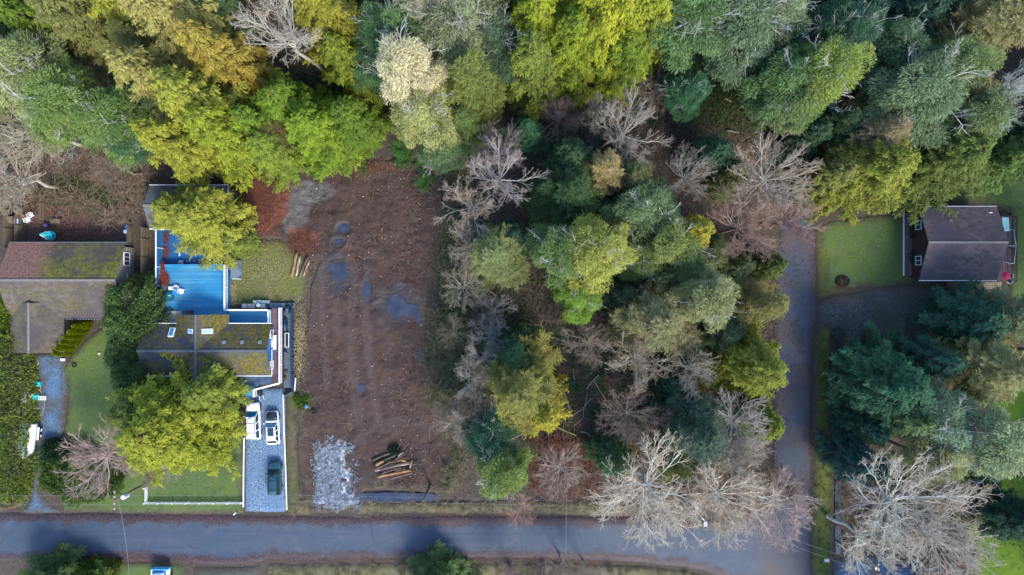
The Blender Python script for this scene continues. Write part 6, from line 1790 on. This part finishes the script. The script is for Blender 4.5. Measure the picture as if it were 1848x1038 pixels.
# little creek stones and posts on right drive
for i, (px, py, lb) in enumerate(((1520, 508, 'round clump of dead leaves on the lawn corner by the side road'), (1512, 600, 'small planter on the verge left of the dim gravel parking'))):
    x, y = P(px, py); n0 = 500
    rngx = np.random.default_rng(i); d = norm(rngx.normal(0, 1, (n0, 3))); d[:, 2] = abs(d[:, 2])
    acc = Acc(); acc.add(*leaves(d * [.8, .6, .5], d + rngx.normal(0, .5, (n0, 3)), rngx.uniform(.15, .3, n0), rngx.uniform(.08, .14, n0), rngx, rngx.uniform(.1, .9, n0)))
    tag(link('shrub', acc.mesh('shrub', MAT['leaf']), None, (x, y, 0)), lb, 'shrub', color=(.10, .06, .06) if i == 0 else (.10, .13, .11))
for i, px in enumerate((1537, 1541)):
    x, y = P(px, 632); tag(box('timber_post', x - .08, x + .08, y - 1.4, y + 1.4, -.1, .5, MAT['wood']), ['left', 'right'][i] + ' one of the two parallel timbers below the dim gravel parking', 'timber')
x, y = P(1493, 1012, .3); tag(box('ditch_culvert', x - .3, x + .3, y - .2, y + .2, -.2, .3, MAT['can'], bevel=.04), 'pale concrete culvert end in the lower right ditch', 'culvert')

# ================================================================ LOGS AND DEBRIS
g = G('log_wood'); v = g.obj()
n1 = g.noise(g.scalev(v, (.3, 3, 3)), 3.0, 5, .7)
c = g.mix(g.mr(n1, .35, .62), (.35, .35, .35), (1.3, 1.3, 1.3)); c = g.mix(1.0, c, g.info('Color'), 'MULTIPLY')
MAT['log'] = g.out(c, .8, normal=g.bump(n1, .5, .04))
ORG = (.36, .20, .085); BARK = (.115, .085, .070); GL = (.33, .30, .25); RED = (.34, .13, .06)
def log(a, b, r, color, label, z=.2, group=None, r1=None, name='log', kink=0, z1=None):
    xa, ya = P(*a); xb, yb = P(*b); A_ = Vector((xa, ya, z)); B_ = Vector((xb, yb, z if z1 is None else z1)); d = B_ - A_; L = d.length
    q = d.to_track_quat('X', 'Z')
    rr = random.Random(int(xa * 100 + yb * 31))
    pts = [(L * f, kink * math.sin(f * 3.1) + rr.uniform(-.04, .04) * (0 < f < 1), rr.uniform(-.03, .03)) for f in (0, .25, .5, .75, 1)]
    r1 = r1 or r * .75
    bm = bmesh.new(); bm_tube(bm, pts, [r + (r1 - r) * f for f in (0, .25, .5, .75, 1)], 9)
    o = bm_obj(name, bm, MAT['log'], None, loc=A_); o.rotation_mode = 'QUATERNION'; o.rotation_quaternion = q
    tag(o, label, 'log', group, color=color); return o
log((537, 456), (527, 500), .19, ORG, 'orange peeled log, left end of the four logs by the lawn', .28)
log((542, 462), (536, 498), .17, GL, 'grey bark log, second from the left of the four logs by the lawn', .26)
log((557, 463), (540, 502), .17, BARK, 'dark reddish log, third of the four logs by the lawn', .26)
log((559, 470), (549, 498), .12, (.38, .24, .13), 'thin tan log, rightmost of the four logs by the lawn', .22)
PL = [((672, 830), (706, 817), .18, BARK), ((678, 838), (716, 820), .15, (.08, .09, .05)), ((680, 837), (694, 831), .26, ORG), ((676, 846), (712, 830), .17, BARK), ((695, 843), (732, 817), .18, BARK),
      ((700, 842), (724, 829), .17, ORG), ((724, 829), (738, 833), .2, ORG), ((688, 845), (741, 832), .15, BARK), ((678, 849), (744, 836), .10, (.55, .47, .38)), ((742, 838), (762, 836), .12, BARK),
      ((741, 843), (745, 829), .09, GL), ((690, 853), (726, 842), .13, BARK), ((713, 851), (735, 846), .14, ORG), ((681, 860), (742, 848), .22, ORG), ((706, 862), (746, 852), .16, (.16, .09, .09)), ((720, 822), (729, 814), .10, GL)]
for i, (a, b, r, c) in enumerate(PL):
    lb, gp = ('orange split log in the log pile at the lower end of the clearing', 'orange logs of the log pile') if c == ORG else (('dark bark covered log in the log pile at the lower end of the clearing', 'dark logs of the log pile') if c == BARK else (f'{["olive", "pale white", "grey", "dull purple", "short grey"][min(4, [1, 8, 10, 14, 15].index(i))]} limb in the log pile at the lower end of the clearing', None))
    log(a, b, r * .78, c, lb, .25 + .13 * (i % 4), gp, kink=.05)
log((570, 293), (636, 283), .16, RED, 'red brown fallen log at the upper rim of the clearing', .25)
log((820, 318), (832, 330), .13, RED, 'short orange snag by the upper left corner of the lot', .2)
log((937, 585), (975, 586), .20, (.40, .24, .15), 'thick orange log lying level in the middle of the lot', .15)
log((975, 588), (979, 574), .17, (.32, .22, .16), 'short stub log at the right end of the level orange log', .25)
log((884, 525), (895, 534), .14, (.48, .30, .17), 'short cut log below the pale green pointed fir', .1)
log((852, 592), (855, 618), .13, (.42, .28, .14), 'upright broken trunk with an orange top at the left of the lot', .2, z1=2.2)
log((855, 615), (849, 658), .12, GL, 'pale grey fallen trunk running down from the broken trunk', .5, name='fallen_trunk')
log((992, 606), (1043, 626), .12, GL, 'pale fallen trunk pointing right in the middle of the lot', .2, name='fallen_trunk')
log((978, 612), (992, 648), .14, GL, 'grey fallen trunk pointing down behind the dark fir', .3, name='fallen_trunk')
log((1000, 660), (1028, 738), .10, (.22, .20, .17), 'thin dark fallen trunk right of the tawny fir', .3, name='fallen_trunk')
log((1003, 768), (1040, 785), .14, (.20, .20, .08), 'mossy fallen trunk below the bright yellow crown that stands for sunlight', .4, name='fallen_trunk')
log((1372, 200), (1350, 216), .35, (.20, .23, .24), 'thick grey fallen trunk at the right bank of the black hollow', .3, name='fallen_trunk')
log((1340, 180), (1355, 168), .30, (.16, .19, .19), 'second grey trunk in the black hollow above the thick one', .3, name='fallen_trunk')
log((1306, 178), (1318, 184), .16, (.34, .26, .20), 'small tan forked log lying in the black hollow', .2)
log((1310, 236), (1332, 240), .16, (.20, .20, .17), 'dim log lying across the lower part of the black hollow', .2)
log((1485, 206), (1575, 157), .20, (.24, .17, .12), 'long brown leaning trunk crossing the gap in the upper right', 2.0, z1=11., name='fallen_trunk')
# stumps
for i, (px, py, lb) in enumerate(((964, 602, 'pale cut stump just below the level orange log'), (640, 285, 'low orange stump at the upper rim of the clearing'))):
    x, y = P(px, py); t = empty('tree_stump', (x, y, 0), 0, lb, 'stump'); bm = bmesh.new(); bm_disc(bm, (0, 0, -.2), .38, .6, 14, r2=.30); tag(bm_obj('stump_bark', bm, MAT['log'], t), color=BARK); bm = bmesh.new(); bm_disc(bm, (0, 0, .401), .27, .02, 14); tag(bm_obj('cut_face', bm, MAT['log'], t), color=(.45, .30, .16))
# old tyre and junk beside the drive
x, y = P(566, 743, .1); o = tube('old_tyre', [(x + math.cos(a) * .24, y + math.sin(a) * .24, .16) for a in np.linspace(0, 2 * math.pi, 16)], .10, MAT['tyre'], None, 6); tag(o, 'old black tyre on the mud near the drive', 'tyre')
clutter(553, 733, (.3, .3), .35, simple('blue_white_rubbish', (.10, .20, .38), .5, var=.9, scale=6), 'small blue and white heap of rubbish beside the green weeds', 9)
hedge('shrub', 545, 725, 14, 15, .7, (.10, .16, .03), 'low green weed clump between the gravel drive and the mud', 'shrub', n=900, seed=21, jag=.6)
hedge('shrub', 712, 812, 8, 5, .4, (.035, .06, .035), 'green clump behind the log pile', 'shrub', n=700, seed=22, jag=.6)
hedge('shrub', 1657, 462, 12, 13, 1.0, (.04, .10, .05), 'dark green shrub against the porch of the brown roofed house', 'shrub', n=900, seed=23, jag=.6)
hedge('shrub', 1650, 415, 7, 18, .7, (.05, .09, .06), 'narrow grey green shrub by the porch of the brown roofed house', 'shrub', n=700, seed=24, jag=.6)

def sticks(name, regs, n, L, r, color, seed, z=.1, zj=.15):
    """loose sticks and chips, uncountable"""
    rng = np.random.default_rng(seed); C = []
    for (x0, y0, x1, y1, k) in regs:
        m = int(n * k); px = rng.uniform(x0, x1, m); py = rng.uniform(y0, y1, m)
        X = (px - CX) / PPM; Y = (CY - py) / PPM; a = rng.uniform(0, np.pi, m)
        if name in ('wood_chips', 'mud_clods', 'broken_twigs'):
            kp = pud_w(X, Y, 1.3) < .2; X, Y, a = X[kp], Y[kp], a[kp]; m = len(X)
        l = rng.uniform(*L, m) * rng.uniform(.4, 1, m)
        s = np.array([-.5, 0, .5]); bend = rng.normal(0, .12, m)
        Z = z + rng.uniform(-.02, zj, m)
        c = np.stack([X[:, None] + np.cos(a)[:, None] * l[:, None] * s - np.sin(a)[:, None] * (bend * l)[:, None] * (s ** 2) * 4, Y[:, None] + np.sin(a)[:, None] * l[:, None] * s + np.cos(a)[:, None] * (bend * l)[:, None] * (s ** 2) * 4, Z[:, None] + s * rng.normal(0, .06, m)[:, None]], -1)
        C.append(c)
    C = np.concatenate(C); rad = rng.uniform(r[0], r[1], len(C))[:, None] * np.ones(3)
    v_, q_ = tubes(C, rad, 3)
    return tag(link(name, np_mesh(name, v_, quads=q_, mats=[MAT['twig']])), kind='stuff', color=color)
MUDR = [(560, 320, 800, 480, 1.4), (560, 480, 775, 700, 1.6), (550, 700, 815, 880, 1.6), (640, 290, 800, 360, .7)]
sticks('wood_chips', MUDR, 280, (.08, .28), (.010, .024), (.30, .19, .12), 61)
sticks('wood_chips', MUDR, 60, (.08, .2), (.02, .045), (.60, .52, .42), 62)
sticks('mud_clods', MUDR, 900, (.10, .35), (.03, .07), (.062, .042, .038), 63, -.05, .06)
sticks('broken_twigs', MUDR, 40, (.3, 1.3), (.012, .022), (.28, .20, .145), 64, .1, .2)
sticks('broken_twigs', [(560, 285, 800, 325, .7), (775, 300, 830, 480, .7), (720, 680, 810, 880, .3)], 150, (.5, 1.7), (.012, .024), (.24, .19, .145), 65, .2, .4)
sticks('forest_twigs', [(830, 140, 1250, 300, 2), (830, 300, 1100, 900, 3), (1100, 560, 1400, 900, 2), (0, 230, 260, 400, 1), (1000, 0, 1848, 330, 2)], 700, (.6, 2.2), (.014, .035), (.20, .165, .14), 66, -.02, .4)
sticks('forest_twigs', [(830, 300, 1100, 900, 1), (930, 560, 1080, 780, 1), (1100, 700, 1400, 900, .6)], 26, (1.5, 4), (.03, .05), (.36, .34, .30), 67, .2, .8)
# stones of the rock pad
def stones(name, regs, n, size, color, seed, z=.12):
    rng = np.random.default_rng(seed); base = norm(np.array([[1, 1, 1], [-1, -1, 1], [-1, 1, -1], [1, -1, -1], [0, 0, 1.4], [1.3, 0, 0]], float))
    oct_ = np.array([[1, 0, 0], [-1, 0, 0], [0, 1, 0], [0, -1, 0], [0, 0, 1], [0, 0, -1]], float)
    F = np.array([[0, 2, 4], [2, 1, 4], [1, 3, 4], [3, 0, 4], [2, 0, 5], [1, 2, 5], [3, 1, 5], [0, 3, 5]])
    V = []; T_ = []; k = 0; poly = [P(*p) for p in regs]; pa = np.array(poly); lo, hi = pa.min(0), pa.max(0)
    x = rng.uniform(lo[0], hi[0], n); y = rng.uniform(lo[1], hi[1], n); sd, _, _ = poly_sd(x, y, poly)
    keep = sd + (fbm(x, y, .9, 4, 5) - .5) * 7.0 > rng.uniform(-.4, 1.6, n)
    x, y = x[keep], y[keep]; m = len(x)
    s = rng.uniform(*size, m); rv = rng.uniform(.6, 1.3, (m, 6, 1)) * oct_[None] * s[:, None, None] * np.array([1, 1, .7])
    a = rng.uniform(0, 6.283, m); c, sn = np.cos(a)[:, None], np.sin(a)[:, None]
    v_ = np.stack([rv[..., 0] * c - rv[..., 1] * sn + x[:, None], rv[..., 0] * sn + rv[..., 1] * c + y[:, None], rv[..., 2] + z + rng.uniform(0, .1, m)[:, None]], -1).reshape(-1, 3)
    t_ = (F[None] + (np.arange(m) * 6)[:, None, None]).reshape(-1, 3)
    return tag(link(name, np_mesh(name, v_, tris=t_, mats=[MAT['stone']])), kind='stuff')
g = G('broken_stone'); v = g.pos(); s_ = g.sep(g.voro(v, 5, 'Color'), 0)
MAT['stone'] = g.out(g.mix(s_, (.07, .09, .12), (.36, .41, .47)), .8)
stones('quarry_stones', [(566, 800), (585, 790), (600, 798), (612, 785), (630, 800), (622, 830), (640, 850), (636, 880), (655, 900), (640, 918), (610, 926), (585, 922), (560, 905), (566, 870), (562, 840)], 11000, (.03, .085), None, 71)

# ground cover, moss and low green growth on the forest floor; litter along kerbs
litter('ground_cover', [(960, 650, 120, 160, 2), (1180, 640, 120, 200, 2), (1040, 210, 160, 70, 2), (830, 520, 40, 200, 1.2), (1300, 170, 110, 90, 1.2), (170, 350, 120, 40, .6), (1700, 900, 200, 120, 1.5), (620, 150, 120, 60, 1)], (.055, .095, .030), 4200, 81, (.14, .40), -.08, .45)
litter('ground_cover', [(960, 650, 120, 180, 1.4), (1250, 600, 180, 200, 1.6), (1120, 200, 200, 80, 1.2), (820, 600, 36, 200, 1.4)], (.125, .125, .045), 2800, 82, (.12, .30), -.08, .45)
litter('fallen_leaves', [(300, 935, 330, 7, 1), (800, 935, 400, 7, 1), (250, 1010, 260, 9, 1), (800, 1012, 340, 8, 1), (1400, 650, 8, 220, .6), (1464, 700, 7, 250, .6)], (.13, .075, .075), 1300, 83, (.07, .18), -.02, .02)
litter('fallen_leaves', [(160, 680, 60, 80, .7), (360, 870, 90, 40, .7), (1560, 450, 80, 60, .8), (1485, 800, 16, 180, .5), (1800, 360, 60, 30, .4)], (.36, .32, .14), 900, 84, (.06, .13), .06)
